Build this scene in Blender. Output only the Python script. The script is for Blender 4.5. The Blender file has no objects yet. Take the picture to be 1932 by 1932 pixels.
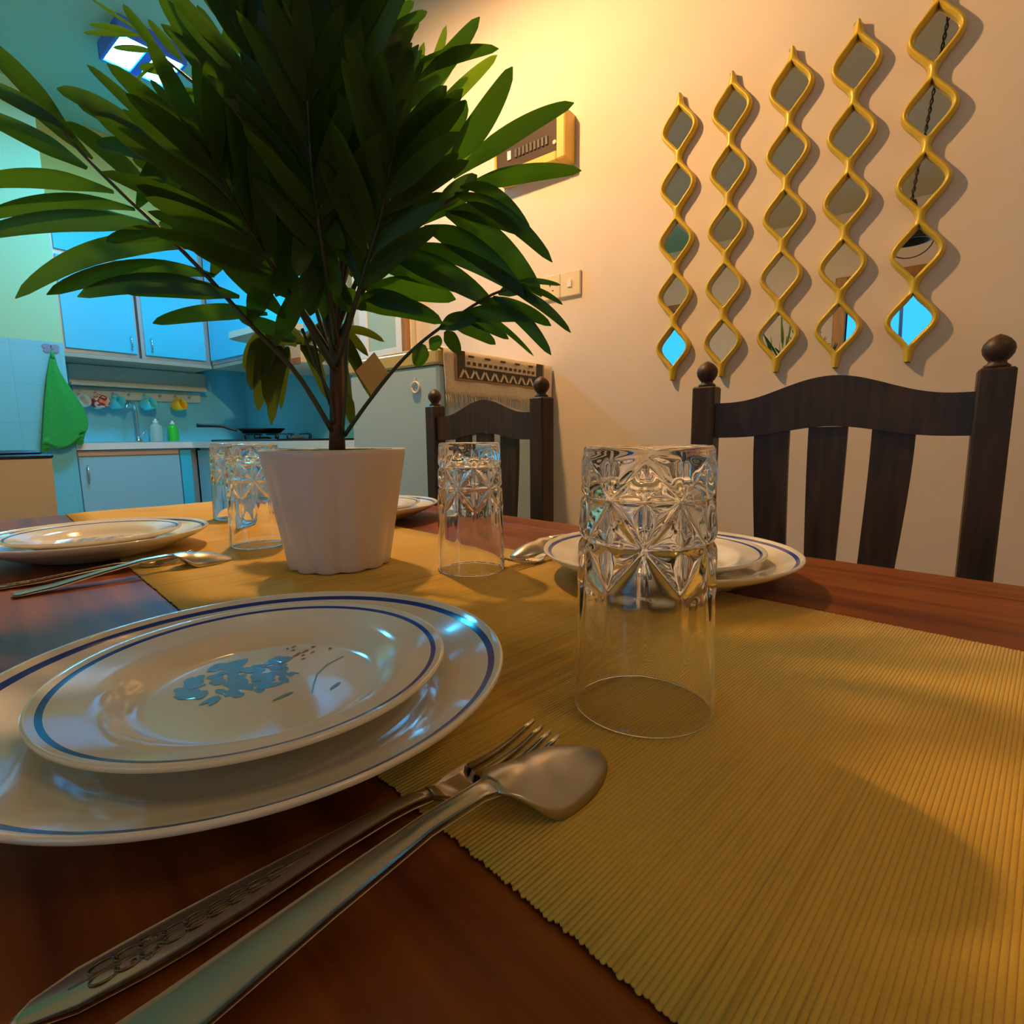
import bpy, math, random
import numpy as np
from mathutils import Vector, Matrix
random.seed(7)
PI = math.pi
S = bpy.context.scene
COL = S.collection
TZ = 0.75                                   # table top height above the floor
CAMZ = TZ + 0.145

# ------------------------------------------------------------------ camera
AT = 0.1310                                 # the table is turned slightly from the wall
R_ = Vector((0.61361, -0.78953, -0.01118)).normalized()
U_ = Vector((0.11603, 0.07627, 0.99031)).normalized()
F_ = R_.cross(U_).normalized() * -1
U_ = R_.cross(F_).normalized()
FPX = 1005.8
cam_d = bpy.data.cameras.new('camera')
cam = bpy.data.objects.new('camera', cam_d)
COL.objects.link(cam)
cam_d.sensor_fit = 'HORIZONTAL'; cam_d.sensor_width = 36.0
cam_d.lens = 36.0 * FPX / 1932.0
cam_d.clip_start = 0.01
m = Matrix.Identity(4)
for i in range(3):
    m[i][0] = R_[i]; m[i][1] = U_[i]; m[i][2] = -F_[i]
m[0][3], m[1][3], m[2][3] = 0, 0, CAMZ
cam.matrix_world = m
S.camera = cam

# ------------------------------------------------------------------ world, exposure
w = bpy.data.worlds.new('world'); S.world = w; w.use_nodes = True
bg = w.node_tree.nodes['Background']
bg.inputs[0].default_value = (0.05, 0.56, 1.0, 1); bg.inputs[1].default_value = 0.54
S.view_settings.view_transform = 'Standard'
S.view_settings.look = 'None'
S.view_settings.exposure = 1.30
S.view_settings.gamma = 1.0
S.view_settings.use_curve_mapping = False
S.cycles.use_denoising = True
S.cycles.max_bounces = 14
S.cycles.transmission_bounces = 14
S.cycles.glossy_bounces = 6
S.cycles.diffuse_bounces = 5
S.cycles.sample_clamp_indirect = 6.0
S.cycles.blur_glossy = 0.5

WARM = (1.0, 0.54, 0.21)                    # dining pendant
WARM_L = 660.0
FILL_L = 5.5
COOL = (0.035, 0.56, 1.0)                    # kitchen ceiling light
COOL_L = 84.0

# ------------------------------------------------------------------ colours / materials
def lin(c):
    c /= 255.0
    return c / 12.92 if c <= 0.04045 else ((c + 0.055) / 1.055) ** 2.4
def rgb(r, g, b): return (lin(r), lin(g), lin(b), 1)
def M(name, col, rough=0.5, metal=0.0, **kw):
    mt = bpy.data.materials.new(name); mt.use_nodes = True
    p = mt.node_tree.nodes['Principled BSDF']
    p.inputs['Base Color'].default_value = col
    p.inputs['Roughness'].default_value = rough
    p.inputs['Metallic'].default_value = metal
    for k, v in kw.items(): p.inputs[k.replace('_', ' ')].default_value = v
    return mt
def nodes(mt): return mt.node_tree.nodes, mt.node_tree.links, mt.node_tree.nodes['Principled BSDF']
def noise_color(mt, c1, c2, scale=(1, 1, 1), nscale=5.0, detail=6, lo=0.35, hi=0.65, bump=0.0, rvar=None):
    n, l, p = nodes(mt)
    tc = n.new('ShaderNodeTexCoord'); mp = n.new('ShaderNodeMapping'); mp.inputs['Scale'].default_value = scale
    nz = n.new('ShaderNodeTexNoise'); nz.inputs['Scale'].default_value = nscale; nz.inputs['Detail'].default_value = detail
    cr = n.new('ShaderNodeValToRGB')
    cr.color_ramp.elements[0].position = lo; cr.color_ramp.elements[0].color = c1
    cr.color_ramp.elements[1].position = hi; cr.color_ramp.elements[1].color = c2
    l.new(tc.outputs['Object'], mp.inputs[0]); l.new(mp.outputs[0], nz.inputs[0])
    l.new(nz.outputs[0], cr.inputs[0]); l.new(cr.outputs[0], p.inputs['Base Color'])
    if bump:
        b = n.new('ShaderNodeBump'); b.inputs['Strength'].default_value = bump; b.inputs['Distance'].default_value = 0.002
        l.new(nz.outputs[0], b.inputs['Height']); l.new(b.outputs[0], p.inputs['Normal'])
    if rvar:
        mr = n.new('ShaderNodeMapRange'); mr.inputs[3].default_value = rvar[0]; mr.inputs[4].default_value = rvar[1]
        l.new(nz.outputs[0], mr.inputs[0]); l.new(mr.outputs[0], p.inputs['Roughness'])
    return mt

m_wall = noise_color(M('cream wall paint', (0.8, 0.7, 0.55, 1), 0.75), (0.74, 0.66, 0.56, 1), (0.80, 0.715, 0.61, 1), nscale=3, bump=0.05)
m_ceil = M('ceiling paint', (0.72, 0.66, 0.46, 1), 0.8)
m_floor = noise_color(M('floor tile', (0.4, 0.3, 0.2, 1), 0.35), (0.36, 0.28, 0.2, 1), (0.45, 0.36, 0.27, 1), nscale=4)

def tiled_wall(name, ztop):
    mt = M(name, (0.7, 0.7, 0.6, 1), 0.35)
    n, l, p = nodes(mt)
    g = n.new('ShaderNodeNewGeometry'); sx = n.new('ShaderNodeSeparateXYZ'); l.new(g.outputs['Position'], sx.inputs[0])
    cb = n.new('ShaderNodeCombineXYZ')
    ad = n.new('ShaderNodeMath'); ad.operation = 'ADD'; l.new(sx.outputs[0], ad.inputs[0]); l.new(sx.outputs[1], ad.inputs[1])
    l.new(ad.outputs[0], cb.inputs[0]); l.new(sx.outputs[2], cb.inputs[1])
    br = n.new('ShaderNodeTexBrick'); br.offset = 0.0
    br.inputs['Color1'].default_value = (0.15, 0.60, 0.74, 1); br.inputs['Color2'].default_value = (0.16, 0.615, 0.755, 1)
    br.inputs['Mortar'].default_value = (0.125, 0.53, 0.66, 1); br.inputs['Scale'].default_value = 1.0
    br.inputs['Mortar Size'].default_value = 0.0016; br.inputs['Brick Width'].default_value = 0.2; br.inputs['Row Height'].default_value = 0.2
    l.new(cb.outputs[0], br.inputs[0])
    gt = n.new('ShaderNodeMath'); gt.operation = 'GREATER_THAN'; gt.inputs[1].default_value = ztop; l.new(sx.outputs[2], gt.inputs[0])
    mx = n.new('ShaderNodeMix'); mx.data_type = 'RGBA'
    l.new(gt.outputs[0], mx.inputs['Factor']); l.new(br.outputs[0], mx.inputs['A']); mx.inputs['B'].default_value = (0.36, 0.70, 0.42, 1)
    l.new(mx.outputs['Result'], p.inputs['Base Color'])
    mr = n.new('ShaderNodeMapRange'); mr.inputs[3].default_value = 0.25; mr.inputs[4].default_value = 0.75
    l.new(gt.outputs[0], mr.inputs[0]); l.new(mr.outputs[0], p.inputs['Roughness'])
    return mt
m_tile = tiled_wall('half tiled kitchen wall', TZ + 0.678)
m_soffit = M('wall paint in weaker light', (0.46, 0.50, 0.14, 1), 0.8)  # wall paint with the weaker cool light put into its colour
m_ceil2 = M('teal glow ceiling paint', (0.28, 0.62, 0.46, 1), 0.8)  # teal cast of the kitchen lamp put into the ceiling colour

m_table = M('red brown table wood', (0.2, 0.07, 0.02, 1), 0.34, Specular_IOR_Level=0.28)
noise_color(m_table, (0.095, 0.016, 0.003, 1), (0.27, 0.078, 0.008, 1), scale=(26, 1.6, 8), nscale=2.2, detail=8, lo=0.3, hi=0.7, rvar=(0.38, 0.55))
m_chair = M('dark stained wood', (0.03, 0.016, 0.009, 1), 0.34)
noise_color(m_chair, (0.032, 0.016, 0.007, 1), (0.075, 0.038, 0.015, 1), scale=(10, 10, 1.2), nscale=6, detail=6, rvar=(0.40, 0.55))
m_runner = M('ribbed ochre cotton', (0.6, 0.45, 0.18, 1), 0.85, Sheen_Weight=0.15)
def _runner():
    n, l, p = nodes(m_runner)
    tc = n.new('ShaderNodeTexCoord')
    mp = n.new('ShaderNodeMapping'); mp.inputs['Scale'].default_value = (2.5, 420.0, 1)
    nz = n.new('ShaderNodeTexNoise'); nz.inputs['Scale'].default_value = 1.0; nz.inputs['Detail'].default_value = 2
    l.new(tc.outputs['Object'], mp.inputs[0]); l.new(mp.outputs[0], nz.inputs[0])
    n2 = n.new('ShaderNodeTexNoise'); n2.inputs['Scale'].default_value = 7.0; l.new(tc.outputs['Object'], n2.inputs[0])
    mi = n.new('ShaderNodeMath'); mi.operation = 'ADD'; l.new(nz.outputs[0], mi.inputs[0]); l.new(n2.outputs[0], mi.inputs[1])
    cr = n.new('ShaderNodeValToRGB')
    cr.color_ramp.elements[0].position = 0.55; cr.color_ramp.elements[0].color = (0.44, 0.26, 0.022, 1)
    cr.color_ramp.elements[1].position = 1.25 / 1.3; cr.color_ramp.elements[1].color = (0.68, 0.44, 0.055, 1)
    l.new(mi.outputs[0], cr.inputs[0]); l.new(cr.outputs[0], p.inputs['Base Color'])
    n3 = n.new('ShaderNodeTexNoise'); n3.inputs['Scale'].default_value = 900; l.new(tc.outputs['Object'], n3.inputs[0])
    b = n.new('ShaderNodeBump'); b.inputs['Strength'].default_value = 0.25; b.inputs['Distance'].default_value = 0.0006
    l.new(n3.outputs[0], b.inputs['Height']); l.new(b.outputs[0], p.inputs['Normal'])
_runner()
m_plate = M('cream glazed stoneware', (0.84, 0.79, 0.64, 1), 0.10, Coat_Weight=0.3, Coat_Roughness=0.03)
m_band = M('blue glaze band', (0.035, 0.075, 0.36, 1), 0.12)
m_fblue = M('pale blue flower and reflection glaze', (0.16, 0.42, 0.72, 1), 0.12)
m_fred = M('rust flower glaze', (0.42, 0.16, 0.12, 1), 0.12)
m_fgreen = M('green stem glaze', (0.25, 0.40, 0.30, 1), 0.12)
m_glass = M('clear pressed glass', (1, 1, 1, 1), 0.0, IOR=1.48, Transmission_Weight=1.0)
m_steel = M('stainless steel', (0.62, 0.58, 0.50, 1), 0.20, 1.0)
m_steel2 = M('worn stainless steel', (0.50, 0.48, 0.42, 1), 0.30, 1.0)
m_engrave = M('darkened engraving', (0.20, 0.17, 0.12, 1), 0.4, 1.0)
m_pot = M('white plastic pot', (0.74, 0.64, 0.58, 1), 0.32)
m_moss = noise_color(M('green moss', (0.05, 0.15, 0.03, 1), 0.9), (0.02, 0.06, 0.015, 1), (0.10, 0.22, 0.04, 1), nscale=60)
m_trunk = noise_color(M('brown trunk', (0.08, 0.03, 0.015, 1), 0.6), (0.05, 0.018, 0.01, 1), (0.11, 0.04, 0.02, 1), scale=(1, 1, 0.3), nscale=90)
m_tag = noise_color(M('brown card', (0.45, 0.22, 0.05, 1), 0.6), (0.62, 0.32, 0.06, 1), (0.72, 0.40, 0.09, 1), nscale=30)
def leaf_mat(name, c, t):
    mt = bpy.data.materials.new(name); mt.use_nodes = True
    n, l, p = nodes(mt)
    p.inputs['Base Color'].default_value = c; p.inputs['Roughness'].default_value = 0.42
    p.inputs['Specular IOR Level'].default_value = 0.3
    tr = n.new('ShaderNodeBsdfTranslucent'); tr.inputs[0].default_value = t
    nz = n.new('ShaderNodeTexNoise'); nz.inputs['Scale'].default_value = 40; nz.inputs['Detail'].default_value = 3
    tc = n.new('ShaderNodeTexCoord'); l.new(tc.outputs['Object'], nz.inputs[0])
    hv = n.new('ShaderNodeHueSaturation'); hv.inputs['Color'].default_value = c
    mr = n.new('ShaderNodeMapRange'); mr.inputs[3].default_value = 0.6; mr.inputs[4].default_value = 1.4
    l.new(nz.outputs[0], mr.inputs[0]); l.new(mr.outputs[0], hv.inputs['Value']); l.new(hv.outputs[0], p.inputs['Base Color'])
    mx = n.new('ShaderNodeMixShader'); mx.inputs[0].default_value = 0.38
    o = n['Material Output']
    l.new(p.outputs[0], mx.inputs[1]); l.new(tr.outputs[0], mx.inputs[2]); l.new(mx.outputs[0], o.inputs[0])
    return mt
m_leaf = leaf_mat('dark green leaf', (0.020, 0.052, 0.004, 1), (0.085, 0.26, 0.008, 1))
m_leaf2 = leaf_mat('olive green leaf', (0.08, 0.11, 0.01, 1), (0.12, 0.17, 0.008, 1))
m_leaf3 = leaf_mat('backlit yellow green leaf', (0.05, 0.11, 0.006, 1), (0.34, 0.60, 0.02, 1))  # same leaves brightened, light from behind put into the colour
m_stem = M('green brown stem', (0.035, 0.040, 0.012, 1), 0.5)
m_gold = M('gold painted frame', (0.70, 0.50, 0.045, 1), 0.34, 0.1)
m_mirror = M('silvered mirror', (0.86, 0.88, 0.86, 1), 0.01, 1.0)
m_yplastic = M('yellowed plastic', (0.78, 0.52, 0.12, 1), 0.4)
m_ivory = M('ivory plastic', (0.78, 0.68, 0.46, 1), 0.35)
m_smoke = M('smoky plastic cover', (0.085, 0.065, 0.055, 1), 0.2)
m_black = M('black plastic', (0.012, 0.012, 0.014, 1), 0.35)
m_dgrey = M('grey breaker plastic', (0.10, 0.09, 0.08, 1), 0.4)
m_fridge = M('pale blue white enamel', (0.52, 0.78, 0.94, 1), 0.3)
m_fcap = M('yellow cream trim', (0.72, 0.62, 0.26, 1), 0.4)
m_white = M('white plastic', (0.85, 0.85, 0.82, 1), 0.35)
m_cloth = noise_color(M('cream woven cotton', (0.75, 0.62, 0.44, 1), 0.95), (0.80, 0.69, 0.53, 1), (0.90, 0.80, 0.63, 1), nscale=120, bump=0.3)
m_cbrown = M('brown woven pattern', (0.13, 0.085, 0.05, 1), 0.95)
m_cgrey = M('dark grey woven pattern', (0.09, 0.08, 0.06, 1), 0.95)
m_ctan = M('tan woven pattern', (0.42, 0.27, 0.13, 1), 0.95)
m_cab = M('pale blue laminate', (0.05, 0.62, 0.88, 1), 0.3)
m_cabf = M('grey aluminium edging', (0.42, 0.52, 0.52, 1), 0.35, 0.5)
m_cabdark = M('painted gap shade', (0.05, 0.05, 0.05, 1), 0.7)  # for dark strips that stand for the shade inside cabinet gaps
m_cabin = M('beige cabinet underside', (0.42, 0.40, 0.30, 1), 0.6)
m_lower = M('grey blue laminate', (0.27, 0.60, 0.74, 1), 0.35)
m_lower2 = M('pinkish beige laminate', (0.62, 0.50, 0.44, 1), 0.4)
m_counter = M('pale worktop', (0.74, 0.80, 0.74, 1), 0.3)
m_chrome = M('chrome', (0.75, 0.78, 0.8, 1), 0.12, 1.0)
m_wood = noise_color(M('warm brown wood', (0.35, 0.16, 0.05, 1), 0.45), (0.30, 0.13, 0.04, 1), (0.42, 0.2, 0.07, 1), scale=(8, 8, 1), nscale=5)
m_cream = M('cream painted board', (0.70, 0.64, 0.48, 1), 0.5)
m_hood = M('pale hood enamel', (0.60, 0.68, 0.58, 1), 0.35)
m_greyboard = M('grey cream rack board', (0.44, 0.58, 0.50, 1), 0.5)
m_mugblue = M('turquoise enamel', (0.08, 0.78, 0.95, 1), 0.12)
m_mugyel = M('yellow ceramic', (0.85, 0.62, 0.02, 1), 0.2)
m_mugpale = M('pale mint ceramic', (0.55, 0.75, 0.72, 1), 0.2)
m_mugpat = M('white and red ceramic', (0.8, 0.7, 0.62, 1), 0.2)
def _pat():
    n, l, p = nodes(m_mugpat)
    tc = n.new('ShaderNodeTexCoord'); v = n.new('ShaderNodeTexNoise'); v.inputs['Scale'].default_value = 38; v.inputs['Detail'].default_value = 0.5
    cr = n.new('ShaderNodeValToRGB'); cr.color_ramp.interpolation = 'CONSTANT'
    cr.color_ramp.elements[0].color = (0.45, 0.06, 0.04, 1); cr.color_ramp.elements[1].position = 0.46; cr.color_ramp.elements[1].color = (0.82, 0.76, 0.68, 1)
    l.new(tc.outputs['Object'], v.inputs[0]); l.new(v.outputs[0], cr.inputs[0]); l.new(cr.outputs[0], p.inputs['Base Color'])
_pat()
m_towel = noise_color(M('green terry cloth', (0.02, 0.35, 0.06, 1), 0.95), (0.015, 0.30, 0.04, 1), (0.03, 0.42, 0.09, 1), nscale=300, bump=0.4)
m_hook = M('grey blue metal hook', (0.16, 0.28, 0.45, 1), 0.4)
m_soapg = M('green dish soap', (0.05, 0.65, 0.05, 1), 0.15)
m_soapc = M('clear pale bottle', (0.70, 0.92, 0.84, 1), 0.12, Transmission_Weight=0.55)
m_bin = M('beige bin plastic', (0.44, 0.40, 0.28, 1), 0.5)
m_glassgreen = M('frosted green glass', (0.42, 0.58, 0.48, 1), 0.2)
m_doorwood = noise_color(M('orange brown door wood', (0.35, 0.17, 0.04, 1), 0.4), (0.30, 0.14, 0.03, 1), (0.42, 0.2, 0.05, 1), scale=(8, 8, 1), nscale=4)
def emis(name, col, s):
    mt = bpy.data.materials.new(name); mt.use_nodes = True
    n, l = mt.node_tree.nodes, mt.node_tree.links
    n.remove(n['Principled BSDF'])
    e = n.new('ShaderNodeEmission'); e.inputs[0].default_value = (*col, 1); e.inputs[1].default_value = s
    l.new(e.outputs[0], n['Material Output'].inputs[0])
    return mt
m_warm = emis('warm lit bulb', WARM, WARM_L)
m_cool = emis('cool lit diffuser', COOL, COOL_L)
m_fill = emis('added warm fill glow', (1.0, 0.70, 0.42), FILL_L)
m_bluelit = M('blue tinted lamp rim', (0.05, 0.16, 0.9, 1), 0.3)

# ------------------------------------------------------------------ mesh helpers
class MB:
    def __init__(s): s.v = []; s.f = []; s.m = []; s.sm = []
    def add(s, vs, fs, mi=0, smooth=False, mat=None):
        o = len(s.v)
        if mat is not None: vs = [mat @ Vector(v) for v in vs]
        s.v += [tuple(v) for v in vs]
        for f in fs:
            s.f.append([i + o for i in f]); s.m.append(mi if isinstance(mi, int) else 0); s.sm.append(smooth)
        return s
    def box(s, lo, hi, mi=0, b=0.0, mat=None):
        x0, y0, z0 = lo; x1, y1, z1 = hi
        if b <= 0:
            vs = [(x, y, z) for x in (x0, x1) for y in (y0, y1) for z in (z0, z1)]
            return s.add(vs, [(0, 1, 3, 2), (4, 6, 7, 5), (0, 4, 5, 1), (2, 3, 7, 6), (0, 2, 6, 4), (1, 5, 7, 3)], mi, False, mat)
        b = min(b, (x1 - x0) * .49, (y1 - y0) * .49, (z1 - z0) * .49)
        # chamfered box
        vs = []; idx = {}
        for ix, x in enumerate((x0, x1)):
            for iy, y in enumerate((y0, y1)):
                for iz, z in enumerate((z0, z1)):
                    sx, sy, sz = (1 - 2 * ix), (1 - 2 * iy), (1 - 2 * iz)
                    for a in range(3):
                        p = [x + sx * b, y + sy * b, z + sz * b]; p[a] = (x, y, z)[a]
                        idx[(ix, iy, iz, a)] = len(vs); vs.append(p)
        fs = []
        for a in range(3):
            o1, o2 = (a + 1) % 3, (a + 2) % 3
            for e in (0, 1):
                q = []
                for (p, r) in ((0, 0), (1, 0), (1, 1), (0, 1)):
                    k = [0, 0, 0]; k[a] = e; k[o1] = p; k[o2] = r; q.append(idx[(*k, a)])
                fs.append(q if e else q[::-1])
        for a in range(3):                  # edges along axis a
            o1, o2 = (a + 1) % 3, (a + 2) % 3
            for p in (0, 1):
                for r in (0, 1):
                    q = []
                    for (e, ax) in ((0, o1), (1, o1), (1, o2), (0, o2)):
                        k = [0, 0, 0]; k[a] = e; k[o1] = p; k[o2] = r; q.append(idx[(*k, ax)])
                    fs.append(q if (p ^ r) == 0 else q[::-1])
        for ix in (0, 1):
            for iy in (0, 1):
                for iz in (0, 1):
                    t = [idx[(ix, iy, iz, a)] for a in range(3)]
                    fs.append(t if (ix + iy + iz) % 2 else t[::-1])
        return s.add(vs, fs, mi, False, mat)
    def lathe(s, prof, n=48, mi=0, smooth=True, mat=None, mis=None, closed=False):
        vs = []; fs = []; o = len(s.v)
        for r, z in prof:
            for k in range(n):
                a = 2 * PI * k / n; vs.append((r * math.cos(a), r * math.sin(a), z))
        np_ = len(prof)
        rng = range(np_ if closed else np_ - 1)
        for i in rng:
            j = (i + 1) % np_
            for k in range(n):
                k2 = (k + 1) % n
                fs.append((i * n + k, i * n + k2, j * n + k2, j * n + k))
        f0 = len(s.f); s.add(vs, fs, mi, smooth, mat)
        if mis:
            for i in rng:
                for k in range(n): s.m[f0 + i * n + k] = mis[i]
        if not closed:
            if prof[0][0] > 1e-6: s.f.append([o + k for k in range(n)][::-1]); s.m.append(mis[0] if mis else mi); s.sm.append(False)
            if prof[-1][0] > 1e-6: s.f.append([o + (np_ - 1) * n + k for k in range(n)]); s.m.append(mis[-1] if mis else mi); s.sm.append(False)
        return s
    def tube(s, pts, rad, n=8, mi=0, smooth=True, caps=True):
        pts = [Vector(p) for p in pts]; N = len(pts)
        rad = rad if hasattr(rad, '__len__') else [rad] * N
        vs = []; ref = None
        for i, p in enumerate(pts):
            t = (pts[min(i + 1, N - 1)] - pts[max(i - 1, 0)]).normalized()
            if ref is None:
                ref = t.orthogonal().normalized()
            ref = (ref - t * ref.dot(t)).normalized(); bn = t.cross(ref)
            for k in range(n):
                a = 2 * PI * k / n
                vs.append(p + (ref * math.cos(a) + bn * math.sin(a)) * rad[i])
        fs = [(i * n + k, i * n + (k + 1) % n, (i + 1) * n + (k + 1) % n, (i + 1) * n + k) for i in range(N - 1) for k in range(n)]
        if caps: fs += [tuple(range(n))[::-1], tuple((N - 1) * n + k for k in range(n))]
        return s.add(vs, fs, mi, smooth)
    def grid(s, fn, nu, nv, mi=0, smooth=True, wrapu=False):
        vs = [fn(i, j) for i in range(nu) for j in range(nv)]
        fs = []
        for i in range(nu if wrapu else nu - 1):
            for j in range(nv - 1):
                i2 = (i + 1) % nu
                fs.append((i * nv + j, i2 * nv + j, i2 * nv + j + 1, i * nv + j + 1))
        return s.add(vs, fs, mi, smooth)
    def prism(s, poly, z0, z1, mi=0, mat=None):      # poly in xy, extruded in z
        n = len(poly)
        vs = [(x, y, z0) for x, y in poly] + [(x, y, z1) for x, y in poly]
        fs = [tuple(range(n))[::-1], tuple(range(n, 2 * n))] + [(i, (i + 1) % n, n + (i + 1) % n, n + i) for i in range(n)]
        return s.add(vs, fs, mi, False, mat)
    def build(s, name, mats, parent=None, loc=None, rotz=0.0):
        me = bpy.data.meshes.new(name)
        me.from_pydata([tuple(v) for v in s.v], [], s.f)
        if not isinstance(mats, (list, tuple)): mats = [mats]
        for mt in mats: me.materials.append(mt)
        me.polygons.foreach_set('material_index', s.m)
        me.polygons.foreach_set('use_smooth', s.sm)
        me.update()
        o = bpy.data.objects.new(name, me); COL.objects.link(o)
        if parent is not None: o.parent = parent
        if loc is not None: o.location = loc
        o.rotation_euler.z = rotz
        return o
def tag(o, label, cat, group=None):
    o['label'] = label; o['category'] = cat
    if group: o['group'] = group
    return o
def thing(name, label, cat, loc=(0, 0, 0), rotz=0.0, group=None):
    o = bpy.data.objects.new(name, None); COL.objects.link(o); o.empty_display_size = 0.05
    o.location = loc; o.rotation_euler.z = rotz
    return tag(o, label, cat, group)
def structure(name, mb, mats):
    o = mb.build(name, mats); o['kind'] = 'structure'; return o
def copy_tree(o, parent=None):
    c = o.copy(); COL.objects.link(c)
    if parent is not None: c.parent = parent
    for ch in list(o.children): copy_tree(ch, c)
    return c
def dup(o, loc, rotz, label):
    c = copy_tree(o); c.location = loc; c.rotation_euler.z = rotz; c['label'] = label
    return c
TO_YZ = Matrix(((0, 0, 1, 0), (1, 0, 0, 0), (0, 1, 0, 0), (0, 0, 0, 1)))   # poly (x,y)->(Y,Z), extrude -> X
TO_XZ = Matrix(((1, 0, 0, 0), (0, 0, -1, 0), (0, 1, 0, 0), (0, 0, 0, 1)))  # poly (x,y)->(X,Z), extrude -> -Y
def smooth01(a, b, x):
    t = min(1, max(0, (x - a) / (b - a))); return t * t * (3 - 2 * t)
def TW(wv, lv, z=0.0):                       # table coordinates (across, along) to the room
    ca, sa = math.cos(AT), math.sin(AT)
    return Vector((wv * ca + lv * sa, -wv * sa + lv * ca, TZ + z))

# ------------------------------------------------------------------ room
ZC = 2.70
XW = 1.72
structure('floor', MB().box((-3.1, -2.7, -0.1), (2.3, 4.5, 0)), m_floor)
structure('ceiling', MB().box((-3.1, -2.7, ZC), (2.3, 1.88, ZC + 0.1)), m_ceil)
structure('ceiling', MB().box((-3.1, 1.88, ZC), (2.3, 4.5, ZC + 0.1)), m_ceil2)
structure('wall_right', MB().box((XW, -2.7, 0), (2.12, 1.88, ZC)), m_wall)
structure('wall_front', MB().box((-2.1, -2.7, 0), (XW, -2.6, ZC)), m_wall)
structure('wall_kitchen', MB().box((2.12, 1.88, 0), (2.22, 4.43, ZC)), m_tile)
structure('wall_back', MB().box((0.87, 4.33, 0), (2.12, 4.43, ZC)), m_tile)
structure('wall_partition', MB().box((-2.1, 3.75, 0), (0.87, 4.43, ZC)), m_tile)
structure('trim_1', MB().box((0.872, 3.99, 2.27), (2.118, 4.329, ZC - 0.001)), m_soffit)
# the wall across the room, seen in the mirrors: a doorway and a window
mb = MB()
D0, D1, DT = -0.10, 0.64, 2.10
W0, W1, WB, WT = 1.86, 2.48, 1.45, 2.13
for (a, b, c, d) in ((-2.6, D0, 0, ZC), (D0, D1, DT, ZC), (D1, W0, 0, ZC), (W0, W1, 0, WB), (W0, W1, WT, ZC), (W1, 3.75, 0, ZC)):
    mb.box((-2.1, a, c), (-2.0, b, d))
structure('wall_left', mb, m_wall)
mb = MB()
for (a, b, c, d) in ((D0 - 0.09, D0, 0, DT + 0.09), (D1, D1 + 0.09, 0, DT + 0.09), (D0, D1, DT, DT + 0.09)):
    mb.box((-2.12, a, c), (-1.975, b, d), b=0.006)
structure('door_1', mb, m_doorwood)
mb = MB()
for (a, b, c, d) in ((W0 - 0.06, W0, WB, WT + 0.06), (W1, W1 + 0.06, WB, WT + 0.06), (W0, W1, WT, WT + 0.06), (W0 - 0.06, W1 + 0.06, WB - 0.06, WB)):
    mb.box((-2.12, a, c), (-1.975, b, d), b=0.006)
structure('window_1', mb, m_doorwood)

# ------------------------------------------------------------------ lamps
LX, LY, LZ = 0.78, 1.28, TZ + 1.62
lamp = thing('pendant_lamp', 'warm glowing pendant lamp with shallow shade hanging over the far end of the table', 'lamp', (LX, LY, 0))
mb = MB(); mb.lathe([(0.04, LZ + 0.16), (0.07, LZ + 0.13), (0.165, LZ + 0.026), (0.168, LZ + 0.023), (0.168, LZ + 0.019), (0.07, LZ + 0.115), (0.04, LZ + 0.15)], 48, closed=True)
mb.build('lamp_shade', m_ivory, lamp)
MB().lathe([(0.001, LZ - 0.035), (0.018, LZ - 0.030), (0.032, LZ - 0.014), (0.035, LZ), (0.03, LZ + 0.018), (0.016, LZ + 0.04), (0.014, LZ + 0.06)], 24).build('bulb', m_warm, lamp)
MB().lathe([(0.02, LZ + 0.06), (0.02, LZ + 0.17), (0.004, LZ + 0.19)], 20).build('socket', m_black, lamp)
MB().tube([(0, 0, LZ + 0.18), (0, 0, ZC)], 0.004).build('cord', m_black, lamp)

kl = thing('kitchen_ceiling_light', 'square cool white ceiling light glowing blue, seen through the upper left palm leaves', 'ceiling light', (1.118, 2.995, ZC))
mb = MB()
for (x0, y0, x1, y1) in ((-.135, -.135, .135, -.12), (-.135, .12, .135, .135), (-.135, -.12, -.12, .12), (.12, -.12, .135, .12), (-.02, -.12, .02, .12)):
    mb.box((x0, y0, -0.075), (x1, y1, 0), b=0.003)
mb.build('frame', m_bluelit, kl)
for xx in (-0.12, 0.02):
    MB().box((xx, -0.12, -0.066), (xx + 0.10, 0.12, -0.03)).build('diffuser', m_cool, kl)

# unseen fill lamp, added at the near end to lift the foreground
dl = thing('added_fill_lamp', 'added round fill lamp on the unseen ceiling at the near end of the room', 'ceiling light', (0.35, -1.5, ZC))
MB().lathe([(.21, 0), (.215, -.02), (.205, -.03), (.20, -.03)], 40).build('base', m_white, dl)
MB().lathe([(.198, -.03), (.17, -.06), (.10, -.085), (.0005, -.092)], 40).build('diffuser', m_fill, dl)

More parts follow.
